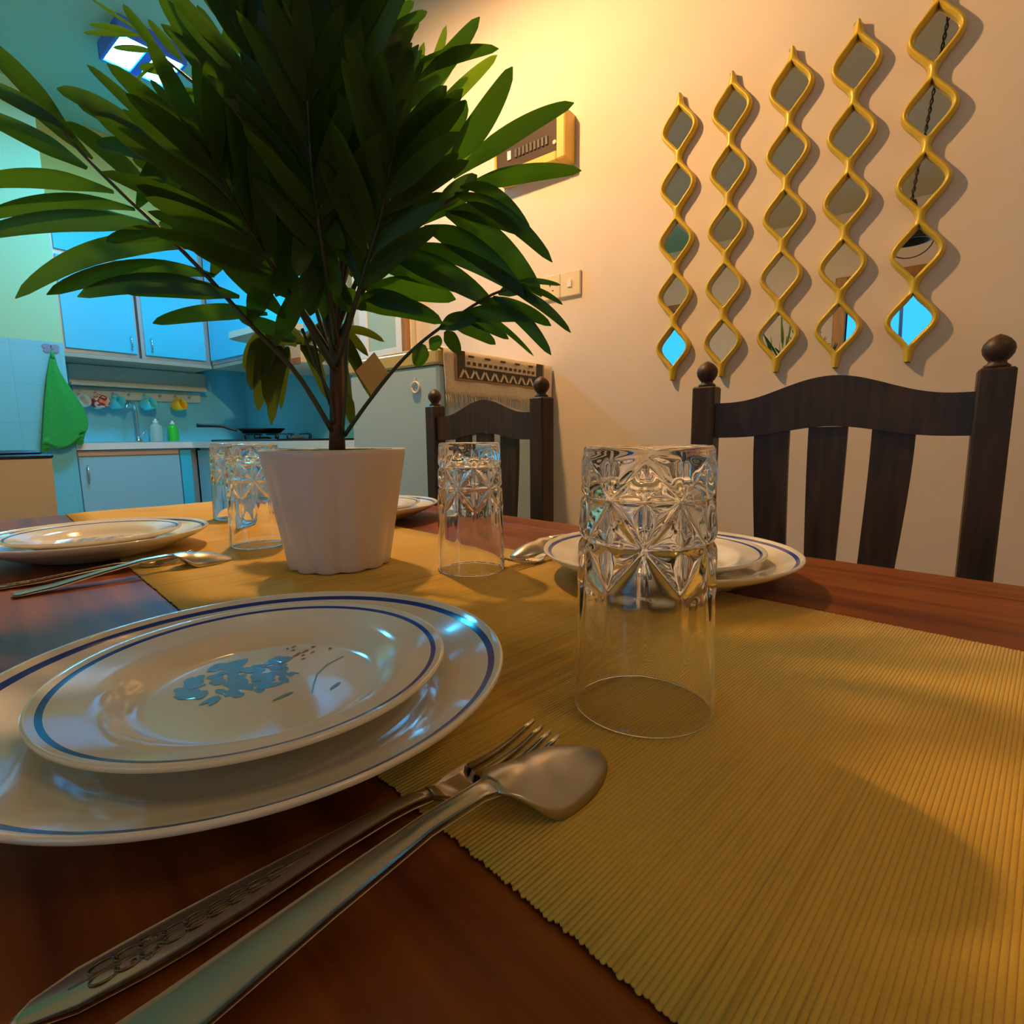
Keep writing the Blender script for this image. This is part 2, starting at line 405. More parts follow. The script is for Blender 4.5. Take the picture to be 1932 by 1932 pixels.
# black chain pendant, only seen in the rightmost mirror
ch = thing('chain_pendant', 'unlit black pendant on a twisted chain, seen reflected in the rightmost mirror', 'lamp', (0.2, 0, 0))
pts = [Vector((0, 0.075 + 0.078 * t, ZC - t * (ZC - TZ - 1.20))) for t in [i / 60 for i in range(61)]]
mb = MB()
for k in range(2):
    mb.tube([p + Vector((math.cos(i * 1.1 + k * PI), math.sin(i * 1.1 + k * PI), 0)) * 0.005 for i, p in enumerate(pts)], 0.0035, 6)
mb.build('chain', m_black, ch)
MB().lathe([(0.006, TZ + 1.21), (0.012, TZ + 1.19), (0.02, TZ + 1.13), (0.075, TZ + 1.04), (0.078, TZ + 1.025), (0.07, TZ + 1.025), (0.015, TZ + 1.12)], 32).build('lamp_shade', m_black, ch, (0, 0.14, 0))
MB().tube([(0, 0.14 + 0.085 * math.cos(a), TZ + 1.03 - 0.075 * math.sin(a)) for a in [PI * i / 24 for i in range(25)]], 0.0025, 6).build('wire_loop', m_black, ch)

# knob cord beyond the doorway
cd = thing('hanging_cord', 'dark blue cord with a round knob beyond the doorway, reflected in the rightmost mirror', 'cord', (-2.6, 0.28, TZ + 0.85))
MB().tube([(0, 0.02, 0.75), (0, 0.01, 0.4), (0, 0, 0.05)], 0.014, 8).build('cord', m_hook, cd)
MB().lathe([(0.001, -0.05), (0.04, -0.03), (0.05, 0.0), (0.04, 0.03), (0.01, 0.06)], 20).build('knob', m_hook, cd)

# ------------------------------------------------------------------ dining table
TWD = (-0.10, 0.69); TLN = (-0.22, 1.395)
table = thing('dining_table', 'reddish brown wooden dining table laid for a meal', 'table', (0, 0, 0), -AT)
mb = MB()
GW = 0.065                                   # border boards
g = 0.0012
x0, x1 = TWD; y0, y1 = TLN
mb.box((x0 + GW + g, y0, TZ - 0.03), (x1 - GW - g, y1, TZ), b=0.0015)
mb.build('tabletop', m_table, table)
for (a, b) in ((x0, x0 + GW), (x1 - GW, x1)):
    MB().box((a, y0, TZ - 0.03), (b, y1, TZ), b=0.0025).build('border_board', m_table, table)
for (lo, hi) in (((x0 + .07, y0 + .08, TZ - .12), (x0 + .095, y1 - .08, TZ - .03)), ((x1 - .095, y0 + .08, TZ - .12), (x1 - .07, y1 - .08, TZ - .03)),
                 ((x0 + .095, y0 + .07, TZ - .12), (x1 - .095, y0 + .095, TZ - .03)), ((x0 + .095, y1 - .095, TZ - .12), (x1 - .095, y1 - .07, TZ - .03))):
    MB().box(lo, hi, b=0.002).build('apron', m_table, table)
for lx in (x0 + .09, x1 - .09):
    for ly in (y0 + .09, y1 - .09):
        mb = MB(); q = 0.035; e = 0.025
        mb.add([(lx - e, ly - e, 0), (lx + e, ly - e, 0), (lx + e, ly + e, 0), (lx - e, ly + e, 0),
                (lx - q, ly - q, TZ - .031), (lx + q, ly - q, TZ - .031), (lx + q, ly + q, TZ - .031), (lx - q, ly + q, TZ - .031)],
               [(3, 2, 1, 0), (4, 5, 6, 7), (0, 1, 5, 4), (1, 2, 6, 5), (2, 3, 7, 6), (3, 0, 4, 7)])
        mb.build('leg', m_table, table)

# runner: real ribs across the width, scalloped selvedge
RW0, RW1 = 0.107, 0.473
PITCH = 0.0019
LA, LB = y0 + 0.004, y1 - 0.001
NL = int((LB - LA) / PITCH * 5)
NWs = 11
rng = np.random.RandomState(3)
jit = rng.uniform(-1, 1, 3000)
def runner_pt(i, j):
    lv = LA + (LB - LA) * i / (NL - 1)
    ph = lv / PITCH; rib = abs(math.sin(PI * ph)); k = int(math.floor(ph)) + 200
    t = j / (NWs - 1)
    wv = RW0 + (RW1 - RW0) * t
    e = 0.0010 * (rib - 0.5) + 0.0007 * jit[k]
    if j == 0: wv -= e
    if j == NWs - 1: wv += e
    z = 0.0005 + 0.0006 * rib + 0.0003 * (1 + math.sin(wv * 31 + lv * 17) * math.sin(lv * 40))
    if lv > 0.66: z += 0.0005 * smooth01(0.66, 0.85, lv) * (1 + math.sin(lv * 62 + 2 * math.sin(wv * 12)))
    if j in (0, NWs - 1): z = min(z, 0.0012)
    lv2 = lv
    return (wv, lv2, TZ + z)
mb = MB(); mb.grid(runner_pt, NL, NWs)
rn = mb.build('table_runner', m_runner, None, (0, 0, 0), -AT)
sol = rn.modifiers.new('thickness', 'SOLIDIFY'); sol.thickness = 0.0008; sol.offset = -1
tag(rn, 'ribbed ochre yellow cloth runner lying lengthwise down the wooden table', 'table runner')
RZ = 0.0024                                  # height of the runner's upper face

# ------------------------------------------------------------------ plates
def plate_mesh(R, H, well, foot, bandr, bandw):
    prof = []; mis = []
    def P(r, z, mi=0): prof.append((r, z)); mis.append(mi)
    P(0.0, 0.0065); P(well * .5, 0.0064); P(well * .9, 0.0064); P(well, 0.0072); P(well * 1.08, 0.0105)
    P(well * 1.15, 0.0140); P(well * 1.24, 0.0165)
    r1 = well * 1.24
    def rim(r): t = (r - r1) / (R - r1); return 0.0165 + (H - 0.0165) * (0.8 * t + 0.2 * t * t)
    for t in (0.25, 0.5): P(r1 + (bandr - bandw / 2 - r1) * t, rim(r1 + (bandr - bandw / 2 - r1) * t))
    P(bandr - bandw / 2, rim(bandr - bandw / 2), 1); P(bandr + bandw / 2, rim(bandr + bandw / 2))
    P(R - 0.0018, H - 0.0004); P(R - 0.0006, H); P(R, H - 0.0010); P(R - 0.0006, H - 0.0028)
    for t in (0.3, 0.6, 1.0):
        r = R - 0.001 + (r1 - R) * t; P(r, max(0.0, rim(r) - 0.0042))
    P(well * 1.1, 0.0062); P(foot + 0.004, 0.0026); P(foot + 0.0015, 0.0); P(foot - 0.0015, 0.0); P(foot - 0.003, 0.0022); P(0.0, 0.0026)
    return MB().lathe(prof, 128, mis=mis)
def make_dinner(label):
    t = thing('dinner_plate', label, 'plate', group='dinner plates')
    plate_mesh(0.1262, 0.0285, 0.080, 0.066, 0.1197, 0.0034).build('plate_body', [m_plate, m_band], t)
    return t
def make_side(label):
    t = thing('side_plate', label, 'plate', group='side plates')
    plate_mesh(0.0944, 0.0225, 0.058, 0.048, 0.0885, 0.0026).build('plate_body', [m_plate, m_band], t)
    # painted flower and bluish reflection in the well (thin glaze just above the surface)
    rnd = random.Random(11); mb = MB(); Z = 0.00665
    def petal(cx, cy, a, ln, wd, mi):
        n = 10; vs = []
        for k in range(n):
            q = 2 * PI * k / n; u = ln * math.cos(q); v = wd * math.sin(q) * (1 + 0.25 * math.cos(q))
            vs.append((cx + u * math.cos(a) - v * math.sin(a), cy + u * math.sin(a) + v * math.cos(a), Z + rnd.random() * 0.00012))
        mb.add(vs, [tuple(range(n))], mi)
    for k in range(80):  # blue petals spread wider to take in a sky reflection
        a = rnd.uniform(0, 2 * PI); r = 0.023 * math.sqrt(rnd.random())
        petal(-0.006 + 1.2 * r * math.cos(a), 0.020 + 1.1 * r * math.sin(a), rnd.uniform(0, PI), rnd.uniform(.003, .0065), rnd.uniform(.0018, .0034), 0)
    for k in range(12):
        petal(0.006 + rnd.uniform(-.01, .012), 0.006 + rnd.uniform(-.006, .008), rnd.uniform(0, PI), rnd.uniform(.002, .0035), rnd.uniform(.0008, .0016), 0)
    for k in range(15):
        petal(0.036 + rnd.uniform(-.011, .012), 0.033 + rnd.uniform(-.014, .012), rnd.uniform(0.2, 1.2), rnd.uniform(.0014, .0028), rnd.uniform(.0007, .0012), 1)
    st = [(0.014, -0.026), (0.019, -0.017), (0.026, -0.006), (0.036, 0.002), (0.048, 0.006)]
    for (a, b), (c, d) in zip(st, st[1:]):
        n = Vector((-(d - b), c - a)).normalized() * 0.0005
        mb.add([(a - n.x, b - n.y, Z), (c - n.x, d - n.y, Z), (c + n.x, d + n.y, Z), (a + n.x, b + n.y, Z)], [(0, 1, 2, 3)], 2)
    petal(0.002, -0.019, 0.2, 0.006, 0.0014, 2); petal(0.026, -0.027, 0.5, 0.0045, 0.0011, 0)
    fm = mb.build('flower_motif', [m_fblue, m_fred, m_fgreen], t)
    fm['label'] = 'painted blue and rust flower spray, its blue widened by a painted reflection'
    return t
PZ = RZ + 0.0003
spots = [((0.093, 0.282), 0.0, 'at the front left beside the foreground fork'), ((0.49, 0.272), PI, 'seen behind the nearest glass tumbler'),
         ((0.094, 0.862), 0.0, 'at the far left edge of the photo, beside the bin side'), ((0.487, 0.868), PI, 'mostly hidden behind the flower pot')]
dp = make_dinner(''); sp = make_side('')
for i, ((wv, lv), rz, where) in enumerate(spots):
    d_ = dp if i == 0 else copy_tree(dp); s_ = sp if i == 0 else copy_tree(sp)
    d_.location = TW(wv, lv, PZ); s_.location = TW(wv, lv, PZ + 0.0074)
    d_.rotation_euler.z = s_.rotation_euler.z = -AT + rz
    d_['label'] = 'large cream dinner plate with blue rim, ' + where
    s_['label'] = 'small cream flower plate on top, ' + where
    if i == 2:
        d_['label'] = 'large cream dinner plate with blue rim line at the left photo edge, behind a spoon'
        s_['label'] = 'small cream plate stacked on the dinner plate at the left photo edge'

# ------------------------------------------------------------------ cut glass tumblers, standing upside down
def make_tumbler(label):
    t = thing('glass_tumbler', label, 'glass', group='upturned glass tumblers')
    HT = 0.138; R0, R1 = 0.0370, 0.0322
    def segd(p, a, b):
        ax, ay = a; bx, by = b; px, py = p
        dx, dy = bx - ax, by - ay
        q = max(0, min(1, ((px - ax) * dx + (py - ay) * dy) / (dx * dx + dy * dy)))
        return math.hypot(px - ax - q * dx, py - ay - q * dy)
    def rad(th, z):
        R = R0 + (R1 - R0) * z / HT
        tt = (math.degrees(th) + 8) % 60.0
        if tt > 30: tt = 60 - tt
        u = math.radians(tt) * R; Uu = math.radians(30) * R
        r1, r2, r0, zt = 0.1126, 0.0905, 0.131, 0.068
        p = (u, z)
        dd = min(segd(p, (0, r2), (Uu, r1)), segd(p, (Uu, r1), (0, r0)), segd(p, (0, r2), (Uu, zt)))
        if z > 0.064: dd = min(dd, abs(z - r1), abs(z - r2))
        vert = min(u, Uu - u) if z > zt - 0.002 else min(u, Uu - u)
        wide = 0.0016 if z > zt else 0.0024
        f = smooth01(0.030, 0.066, z)
        top = 1 - smooth01(0.129, 0.134, z)
        g1 = math.exp(-(dd / 0.0013) ** 2) if z > 0.06 else 0
        bul = (1 - math.exp(-(min(dd, vert) / 0.003) ** 2)) if z > 0.06 else 0
        g2 = math.exp(-(vert / wide) ** 2) * f * (0.6 if z > zt else 0.85)
        return R + top * (0.0009 * bul * smooth01(0.062, 0.07, z) - 0.0014 * max(g1, g2))
    NT, NZ = 240, 150
    prof_in = [(0.0, 0.1225), (0.018, 0.1225), (0.026, 0.1205), (0.0287, 0.116), (0.0297, 0.10), (0.0318, 0.05), (0.0340, 0.004), (0.0345, 0.0012), (0.0352, 0.0), (0.0363, 0.0004)]
    mb = MB()
    def fn(i, j):
        th = 2 * PI * i / NT
        if j < NZ:
            z = 0.0012 + (HT - 0.0032) * j / (NZ - 1); r = rad(th, z)
        else:
            q = j - NZ; r, z = ((R1 - 0.0004, HT - 0.0008), (R1 - 0.0014, HT - 0.0001), (R1 - 0.0035, HT - 0.0001), (R1 - 0.0055, HT - 0.0012), (0.012, HT - 0.0030), (0.0002, HT - 0.0034))[q]
        return (r * math.cos(th), r * math.sin(th), z)
    def fin(i, j):
        th = 2 * PI * i / NT; r, z = prof_in[j]; return (max(r, 0.0002) * math.cos(th), max(r, 0.0002) * math.sin(th), z)
    ni = len(prof_in)
    def full(i, j): return fin(i, j) if j < ni else fn(i, j - ni)
    mb.grid(full, NT, ni + NZ + 6, wrapu=True)
    for jj, flip in ((0, False), (ni + NZ + 5, True)):
        ids = [i * (ni + NZ + 6) + jj for i in range(NT)]
        mb.f.append(ids[::-1] if not flip else ids); mb.m.append(0); mb.sm.append(True)
    mb.build('glass_body', m_glass, t)
    return t
g0 = make_tumbler('tallest looking upturned cut glass tumbler, in front of the right plate')
g0.location = TW(0.240, 0.145, RZ)
dup(g0, TW(0.370, 0.440, RZ), 0.5, 'upturned cut glass tumbler right of the flower pot, in front of the far chair')
dup(g0, TW(0.259, 0.762, RZ), 0.2, 'upturned cut glass tumbler left of the flower pot, the nearer of the overlapping pair')
dup(g0, TW(0.322, 1.060, RZ), 0.9, 'upturned cut glass tumbler farthest left behind another tumbler, below the frying pan')
g0.rotation_euler.z = -AT - 0.72 + math.radians(19)

# ------------------------------------------------------------------ cutlery
def strip(mb, stations, nx=9, mi=0):
    # stations: (s, half width, z, dome, thickness) along +x; two faced strip, dome raises the middle
    ns = len(stations)
    def top(i, j):
        s_, hw, z, dome, th = stations[i]; v = -1 + 2 * j / (nx - 1)
        return (s_, hw * v, z + dome * (1 - v * v))
    def bot(i, j):
        s_, hw, z, dome, th = stations[i]; v = -1 + 2 * j / (nx - 1)
        return (s_, hw * v * 0.94, z + dome * (1 - v * v) - th)
    o = len(mb.v)
    mb.grid(lambda i, j: top(i, j), ns, nx, mi)
    # reverse winding for top so that it faces up
    n0 = (ns - 1) * (nx - 1)
    o2 = len(mb.v)
    mb.grid(lambda i, j: bot(i, j), ns, nx, mi)
    for k in range(len(mb.f) - n0, len(mb.f)): mb.f[k] = mb.f[k][::-1]
    for i in range(ns - 1):
        for j in (0, nx - 1):
            a, b = o + i * nx + j, o + (i + 1) * nx + j; c, d = o2 + (i + 1) * nx + j, o2 + i * nx + j
            mb.f.append([a, d, c, b] if j else [a, b, c, d]); mb.m.append(mi); mb.sm.append(True)
    for i in (0, ns - 1):
        for j in range(nx - 1):
            a, b = o + i * nx + j, o + i * nx + j + 1; c, d = o2 + i * nx + j + 1, o2 + i * nx + j
            mb.f.append([a, b, c, d] if i == 0 else [a, d, c, b]); mb.m.append(mi); mb.sm.append(True)
def interp(tab, x):
    for (a, b) in zip(tab, tab[1:]):
        if x <= b[0]:
            t = (x - a[0]) / (b[0] - a[0]); return [p + (q - p) * t for p, q in zip(a[1:], b[1:])]
    return list(tab[-1][1:])
def make_fork(label, ornament=True):
    t = thing('fork', label, 'fork', group='dinner forks')
    H = [(0, .0008, .0030, .0002, .0014), (.004, .0042, .0032, .0006, .0016), (.014, .0072, .0034, .0008, .0018), (.035, .0083, .0042, .0006, .0020), (.060, .0070, .0062, .0006, .0022),
         (.090, .0046, .0090, .0010, .0024), (.115, .0033, .0108, .0012, .0026), (.130, .0034, .0096, .0010, .0024)]
    mb = MB(); strip(mb, [(x, *interp(H, x)) for x in [0, .002, .004, .008, .014, .022, .03, .04, .05, .06, .075, .09, .1, .11, .12, .13]])
    mb.build('handle', m_steel, t)
    mb = MB()
    strip(mb, [(.129, .0034, .0098, .001, .0024), (.135, .0052, .0074, .0002, .002), (.142, .0095, .0052, -.0016, .0018), (.150, .0118, .0046, -.0024, .0016), (.157, .0122, .0048, -.0022, .0016)])
    for k in range(4):
        c = -.0093 + .0062 * k
        st = []
        for q in range(7):
            u = q / 6; x = .156 + .040 * u; hw = .0021 * (1 - .55 * u * u); z = .0040 + .0004 * (abs(k - 1.5) * 1.6) + .0085 * u * u
            st.append((x, hw, z, .0004, .0016))
        tb = MB(); strip(tb, st, 5)
        mb.add([(v[0], v[1] + c * (1 - 0.05 * (v[0] - .156) / .04), v[2]) for v in tb.v], tb.f, 0, True)
    mb.build('tines', m_steel, t)
    if ornament:
        rnd = random.Random(5); mb = MB()
        for k in range(9):
            x = .022 + k * .0060; wd = .0048 * (1 - k * .075)
            z = interp(H, x)[1] + interp(H, x)[2]
            for s_ in (-1, 1):
                pts = [(x - .002 + .0035 * math.cos(q), s_ * wd * .42 + wd * .40 * math.sin(q), z + .00005) for q in [2 * PI * i / 14 for i in range(14)]]
                mb.tube(pts + [pts[0]], 0.00022 + .0001 * rnd.random(), 6)
        for k in range(14):
            a = rnd.uniform(0, 2 * PI); x = .03 + .004 * math.cos(a); y = .0035 * math.sin(a); z = interp(H, x)[1] + interp(H, x)[2]
            mb.lathe([(.0001, .0004), (.0008, .0002), (.001, -.0003)], 8, mat=Matrix.Translation((x, y, z)))
        mb.tube([(x, 0, interp(H, x)[1] + interp(H, x)[2]) for x in [.012 + .0075 * i for i in range(10)]], 0.0003, 6)
        o = mb.build('floral_relief', m_engrave, t); o['label'] = 'dark floral relief on the handle end'
    return t
def make_spoon(label):
    t = thing('spoon', label, 'spoon', group='upturned spoons')
    H = [(0, .0075, .0030, .0003, .0016), (.004, .0090, .0030, .0006, .0018), (.03, .0088, .0052, .0006, .0020), (.07, .0062, .0120, .0008, .0024), (.105, .0042, .0172, .001, .0026), (.128, .0040, .0180, .0012, .0026), (.136, .0055, .0172, .001, .0024)]
    mb = MB(); strip(mb, [(x, *interp(H, x)) for x in [0, .002, .004, .012, .03, .05, .07, .09, .105, .118, .128, .136]])
    mb.build('handle', m_steel2, t)
    mb = MB(); L = .066; NU, NV = 22, 19
    def outer(i, j, th=0.0):
        u = i / (NU - 1); v = -1 + 2 * j / (NV - 1)
        k = max(0.0, math.sin(PI * min(1.0, u ** 0.84))) ** 0.52
        hw = max(0.0186 * k, .0054 * (1 - u) ** 2) if u < 1 else 0.0005
        rim = .0015 + .0150 * (1 - smooth01(0, .34, u)) + .0008 * (1 - u)
        dome = .0135 * smooth01(0, .30, u) * max(0.0, 1 - max(0, (u - .30) / .70) ** 2.2) + .0010
        return (.133 + L * u, hw * v * (1 - th / .02), rim + dome * (1 - v * v) ** 0.75 - th)
    mb.grid(lambda i, j: outer(i, j), NU, NV)
    n0 = len(mb.f)
    mb.grid(lambda i, j: outer(i, j, .0012), NU, NV)
    for k in range(n0, len(mb.f)): mb.f[k] = mb.f[k][::-1]
    n1 = NU * NV
    ring = [i * NV for i in range(NU)] + [(NU - 1) * NV + j for j in range(1, NV)] + [i * NV + NV - 1 for i in range(NU - 2, -1, -1)] + [j for j in range(NV - 2, 0, -1)]
    for a, b in zip(ring, ring[1:] + ring[:1]):
        mb.f.append([a, a + n1, b + n1, b]); mb.m.append(0); mb.sm.append(True)
    mb.build('bowl', m_steel2, t)
    return t
def lay(o, tail, tip, z=RZ):
    a = TW(*tail, z); b = TW(*tip, z)
    o.location = a; o.rotation_euler.z = math.atan2(b.y - a.y, b.x - a.x)
def relay(o, tail, tip, label, z=RZ):
    c = copy_tree(o); c['label'] = label; lay(c, tail, tip, z); return c
fk = make_fork('fork with floral handle in the foreground, between the nearest plate and a spoon'); lay(fk, (-0.010, 0.168), (0.170, 0.153), 0.0006); fk.scale = (0.925, 0.96, 0.96)
relay(fk, (-0.012, 0.7265), (0.18, 0.722), 'fork half hidden behind the spoon beside the plate at the left photo edge', 0.0006)
relay(fk, (0.577, 0.4045), (0.40, 0.4125), 'fork whose tines show between the right plate and the middle tumbler', RZ - 0.001)
sn = make_spoon('upturned spoon in the foreground, its bowl on the runner beside the nearest tumbler'); lay(sn, (-0.013, 0.1395), (0.180, 0.1335), 0.0008)
relay(sn, (0.006, 0.680), (0.203, 0.694), 'upturned spoon on the left beside the pot, in front of the far left plate', 0.0008)
relay(sn, (0.635, 0.437), (0.437, 0.445), 'upturned spoon half hidden behind the middle tumbler, beside the right plate', 0.0012)

# ------------------------------------------------------------------ potted palm
PB = TW(0.283, 0.572, RZ + 0.0004)
plant = thing('potted_palm', 'artificial palm with dark green fronds in a white fluted pot on the runner', 'plant', PB)
PH = 0.131
mb = MB(); NTH = 192
def pot_r(th, t):
    R = 0.057 + (0.0790 - 0.057) * t
    lob = abs(math.sin(th * 6 + 0.4))         # twelve flutes
    return R * (1 - (0.060 - 0.045 * t) * (1 - lob) ** 1.0 * (1 if True else 0) - 0.010 * (1 - t))
outer_t = [0, .01, .03] + [.06 + .94 * i / 24 for i in range(25)]
def potfn(i, j):
    th = 2 * PI * i / NTH
    if j < len(outer_t):
        t = outer_t[j]; r = pot_r(th, t) * (1 - 0.02 * max(0, 1 - t / .03)); z = PH * t + (0.0012 * (1 - abs(math.sin(th * 6 + 0.4))) if t == 0 else 0)
    else:
        k = j - len(outer_t); r = pot_r(th, 1) + (-.0015, -.0035, -.0045, -.0060)[k]; z = PH + (.0006, 0, -.004, -.02)[k]
    return (r * math.cos(th), r * math.sin(th), z)
mb.grid(potfn, NTH, len(outer_t) + 4, wrapu=True)
nn = len(outer_t) + 4
mb.f.append([i * nn for i in range(NTH)][::-1]); mb.m.append(0); mb.sm.append(False)
mb.build('pot', m_pot, plant)
mb = MB(); rnd = random.Random(2)
rings = [0.0, .02, .035, .048, .060, .0725]
hs = {}
def soil(i, j):
    th = 2 * PI * i / 40; r = max(rings[j], .0005)
    return (r * math.cos(th), r * math.sin(th), PH - .003 + (.0035 * rnd.random() if j else .003))
mb.grid(soil, 40, len(rings), wrapu=True)
mb.build('moss', m_moss, plant)

PBI = Vector(PB)
D0C = (Vector((PB.x, PB.y, CAMZ)) - Vector((0, 0, CAMZ))).dot(F_)
def px(x, y, d=0.0):                          # a point of the plant: photo position and how far it stands in front of the trunk
    dep = D0C - d
    p = Vector((0, 0, CAMZ)) + (R_ * ((x - 966) / FPX) - U_ * ((y - 966) / FPX) + F_) * dep
    return p - PBI
MPP = D0C / FPX                               # metres per photo pixel at the trunk
mb = MB()
tr = [px(636, 862), px(636, 800), px(635, 700), px(632, 600), px(628, 500), px(622, 380), px(615, 250), px(610, 120)]
mb.tube(tr, [.0095, .0082, .0076, .0072, .0066, .006, .005, .003], 12)
mb.build('trunk', m_trunk, plant)

def leaf(mb, base, tip, wd, sag=0.0, roll=0.0, rnd=random, mi=0, fold=0.25):
    ln = (tip - base).length
    if ln < 1e-4: return
    upv = Vector((0, 0, 1))
    c = (base + tip) / 2 + upv * sag
    t0 = (tip - base).normalized()
    view = (Vector((0, 0, CAMZ)) - PBI - c).normalized()
    side0 = t0.cross(view)
    if side0.length < 0.1: side0 = t0.cross(upv)
    side0.normalize()
    N = 16; vs = []; fs = []
    for i in range(N):
        t = i / (N - 1)
        p = base * (1 - t) ** 2 + c * 2 * t * (1 - t) + tip * t * t
        tg = ((c - base) * (1 - t) + (tip - c) * t).normalized()
        s_ = (side0 - tg * side0.dot(tg)).normalized()
        nrm = s_.cross(tg)
        rr = roll * (0.4 + 0.6 * t)
        s2 = s_ * math.cos(rr) + nrm * math.sin(rr); n2 = nrm * math.cos(rr) - s_ * math.sin(rr)
        prof = (math.sin(PI * min(1, 0.03 + 0.97 * t ** 0.90)) ** 0.44) if t < 1 else 0.05
        prof *= (0.55 + 0.45 * smooth01(0, .35, t))
        h = wd * 0.37 * prof
        vs += [p - s2 * h + n2 * h * fold, p, p + s2 * h + n2 * h * fold]
    for i in range(N - 1):
        a = i * 3
        fs += [(a, a + 1, a + 4, a + 3), (a + 1, a + 2, a + 5, a + 4)]
    mb.add(vs, fs, mi, True)
def bez(pts, n):
    # Catmull-Rom through the points
    P = [pts[0]] + list(pts) + [pts[-1]]; out = []
    segs = len(pts) - 1
    for k in range(n + 1):
        u = k / n * segs; i = min(int(u), segs - 1); t = u - i
        p0, p1, p2, p3 = P[i], P[i + 1], P[i + 2], P[i + 3]
        out.append(0.5 * ((2 * p1) + (p2 - p0) * t + (2 * p0 - 5 * p1 + 4 * p2 - p3) * t * t + (3 * p1 - p0 - 3 * p2 + p3) * t ** 3))
    return out
def stem(frond, pts, r0=.0030, r1=.0012):
    q = bez(pts, 24)
    MB().tube(q, [r0 + (r1 - r0) * i / 24 for i in range(25)], 7).build('stem', m_stem, frond)
def frond_explicit(rachis, leaves, mt=m_leaf, seed=0, dj=0.02, r0=.003):
    rnd = random.Random(seed); mb = MB()
    pts = [px(*p) for p in rachis]
    def near_d(x, y):
        best = min(rachis, key=lambda p: (p[0] - x) ** 2 + (p[1] - y) ** 2); return best[2]
    for L in leaves:
        (bx, by), (tx, ty), wpx = L[:3]; sag = L[3] if len(L) > 3 else 12
        d = near_d(bx, by)
        leaf(mb, px(bx, by, d), px(tx, ty, d + rnd.uniform(-dj, dj)), wpx * MPP, sag * MPP, rnd.uniform(-.35, .35), rnd)
    f = mb.build('frond', mt, plant); stem(f, pts, r0); return f
def frond_auto(rachis, n, lpx, wpx, ang=42, seed=0, t0=.28, mt=m_leaf, sag=10, spread=.8):
    rnd = random.Random(seed); mb = MB()
    pts = [px(*p) for p in rachis]; q = bez(pts, 40)
    for k in range(n):
        t = t0 + (1 - t0) * k / (n - 1)
        i = min(39, int(t * 40)); p = q[i]; tg = (q[min(40, i + 1)] - q[max(0, i - 1)]).normalized()
        view = (Vector((0, 0, CAMZ)) - PBI - p).normalized()
        sd = tg.cross(view).normalized(); fr = sd.cross(tg)
        for s_ in (-1, 1):
            a = math.radians(ang * (1 - 0.35 * t) + rnd.uniform(-8, 8)); b = rnd.uniform(-spread, spread)
            ln = lpx * MPP * (0.72 + 0.4 * math.sin(PI * min(1, (t - t0) / (1 - t0) * .8 + .15))) * rnd.uniform(.85, 1.1)
            dirv = tg * math.cos(a) + (sd * s_ * math.cos(b) + fr * math.sin(b)) * math.sin(a)
            tip = p + dirv * ln - Vector((0, 0, 1)) * ln * 0.08
            leaf(mb, p, tip, wpx * MPP * rnd.uniform(.85, 1.15), sag * MPP, rnd.uniform(-.6, .6), rnd)
    leaf(mb, q[-1], q[-1] + (q[-1] - q[-3]).normalized() * lpx * MPP * .8, wpx * MPP, 0, 0, rnd)
    f = mb.build('frond', mt, plant); stem(f, pts); return f

# left lower frond
frond_explicit([(628, 815, .006), (560, 705, .02), (480, 620, .04), (390, 520, .055), (300, 430, .065), (225, 360, .07), (165, 300, .075), (115, 245, .08)], [
    ((505, 592), (288, 610), 40, 22), ((452, 560), (235, 552), 44, 20), ((440, 560), (146, 560), 46, 45), ((405, 520), (88, 556), 44, 50), ((360, 466), (29, 563), 50, 70),
    ((330, 440), (200, 455), 34, 10), ((300, 432), (-60, 452), 46, 40), ((255, 395), (-40, 415), 36, 40), ((215, 362), (-60, 350), 42, 34), ((165, 318), (-60, 205), 42, 10),
    ((140, 262), (-50, 60), 44, 16), ((120, 240), (-50, 150), 34, 10), ((175, 300), (20, 175), 30, 12), ((300, 380), (120, 230), 40, 22), ((345, 335), (107, 167), 46, 42), ((375, 345), (148, 198), 46, 34),
    ((335, 285), (164, 122), 26, 8), ((352, 240), (284, 150), 22, 4), ((400, 330), (180, 270), 44, 20), ((420, 400), (250, 300), 46, 20), ((470, 500), (300, 420), 44, 12), ((540, 600), (420, 500), 44, 10),
    ((560, 640), (450, 600), 36, 8), ((470, 610), (520, 480), 50, 0), ((400, 520), (470, 380), 50, 0), ((330, 450), (390, 300), 48, 0), ((260, 390), (330, 260), 44, 0), ((520, 650), (580, 520), 46, 0)], seed=1)
# upper left frond, in front of the kitchen light
frond_explicit([(632, 640, 0), (560, 430, .0), (470, 280, -.01), (390, 180, -.02), (310, 110, -.03), (262, 62, -.03)], [
    ((262, 58), (170, -4), 9, 0), ((268, 68), (157, 62), 15, 4), ((255, 62), (168, 46), 14, 4), ((300, 98), (232, 8), 27, -4), ((345, 115), (279, 36), 22, -3), ((290, 96), (213, 90), 16, 2),
    ((300, 110), (250, 158), 8, 0), ((330, 140), (262, 128), 26, 8), ((410, 150), (300, -10), 46, 4), ((420, 170), (330, -30), 48, 0), ((470, 200), (372, 10), 46, 0), ((530, 200), (425, 92), 28, 6),
    ((500, 240), (390, 170), 40, 10), ((540, 330), (400, 230), 46, 12), ((420, 200), (440, 20), 48, 0), ((470, 260), (500, 60), 50, 0), ((520, 340), (540, 130), 50, 0), ((560, 430), (590, 230), 50, 0),
    ((390, 180), (300, 190), 30, 10), ((560, 420), (420, 330), 46, 12), ((590, 500), (450, 420), 46, 12)], seed=2)
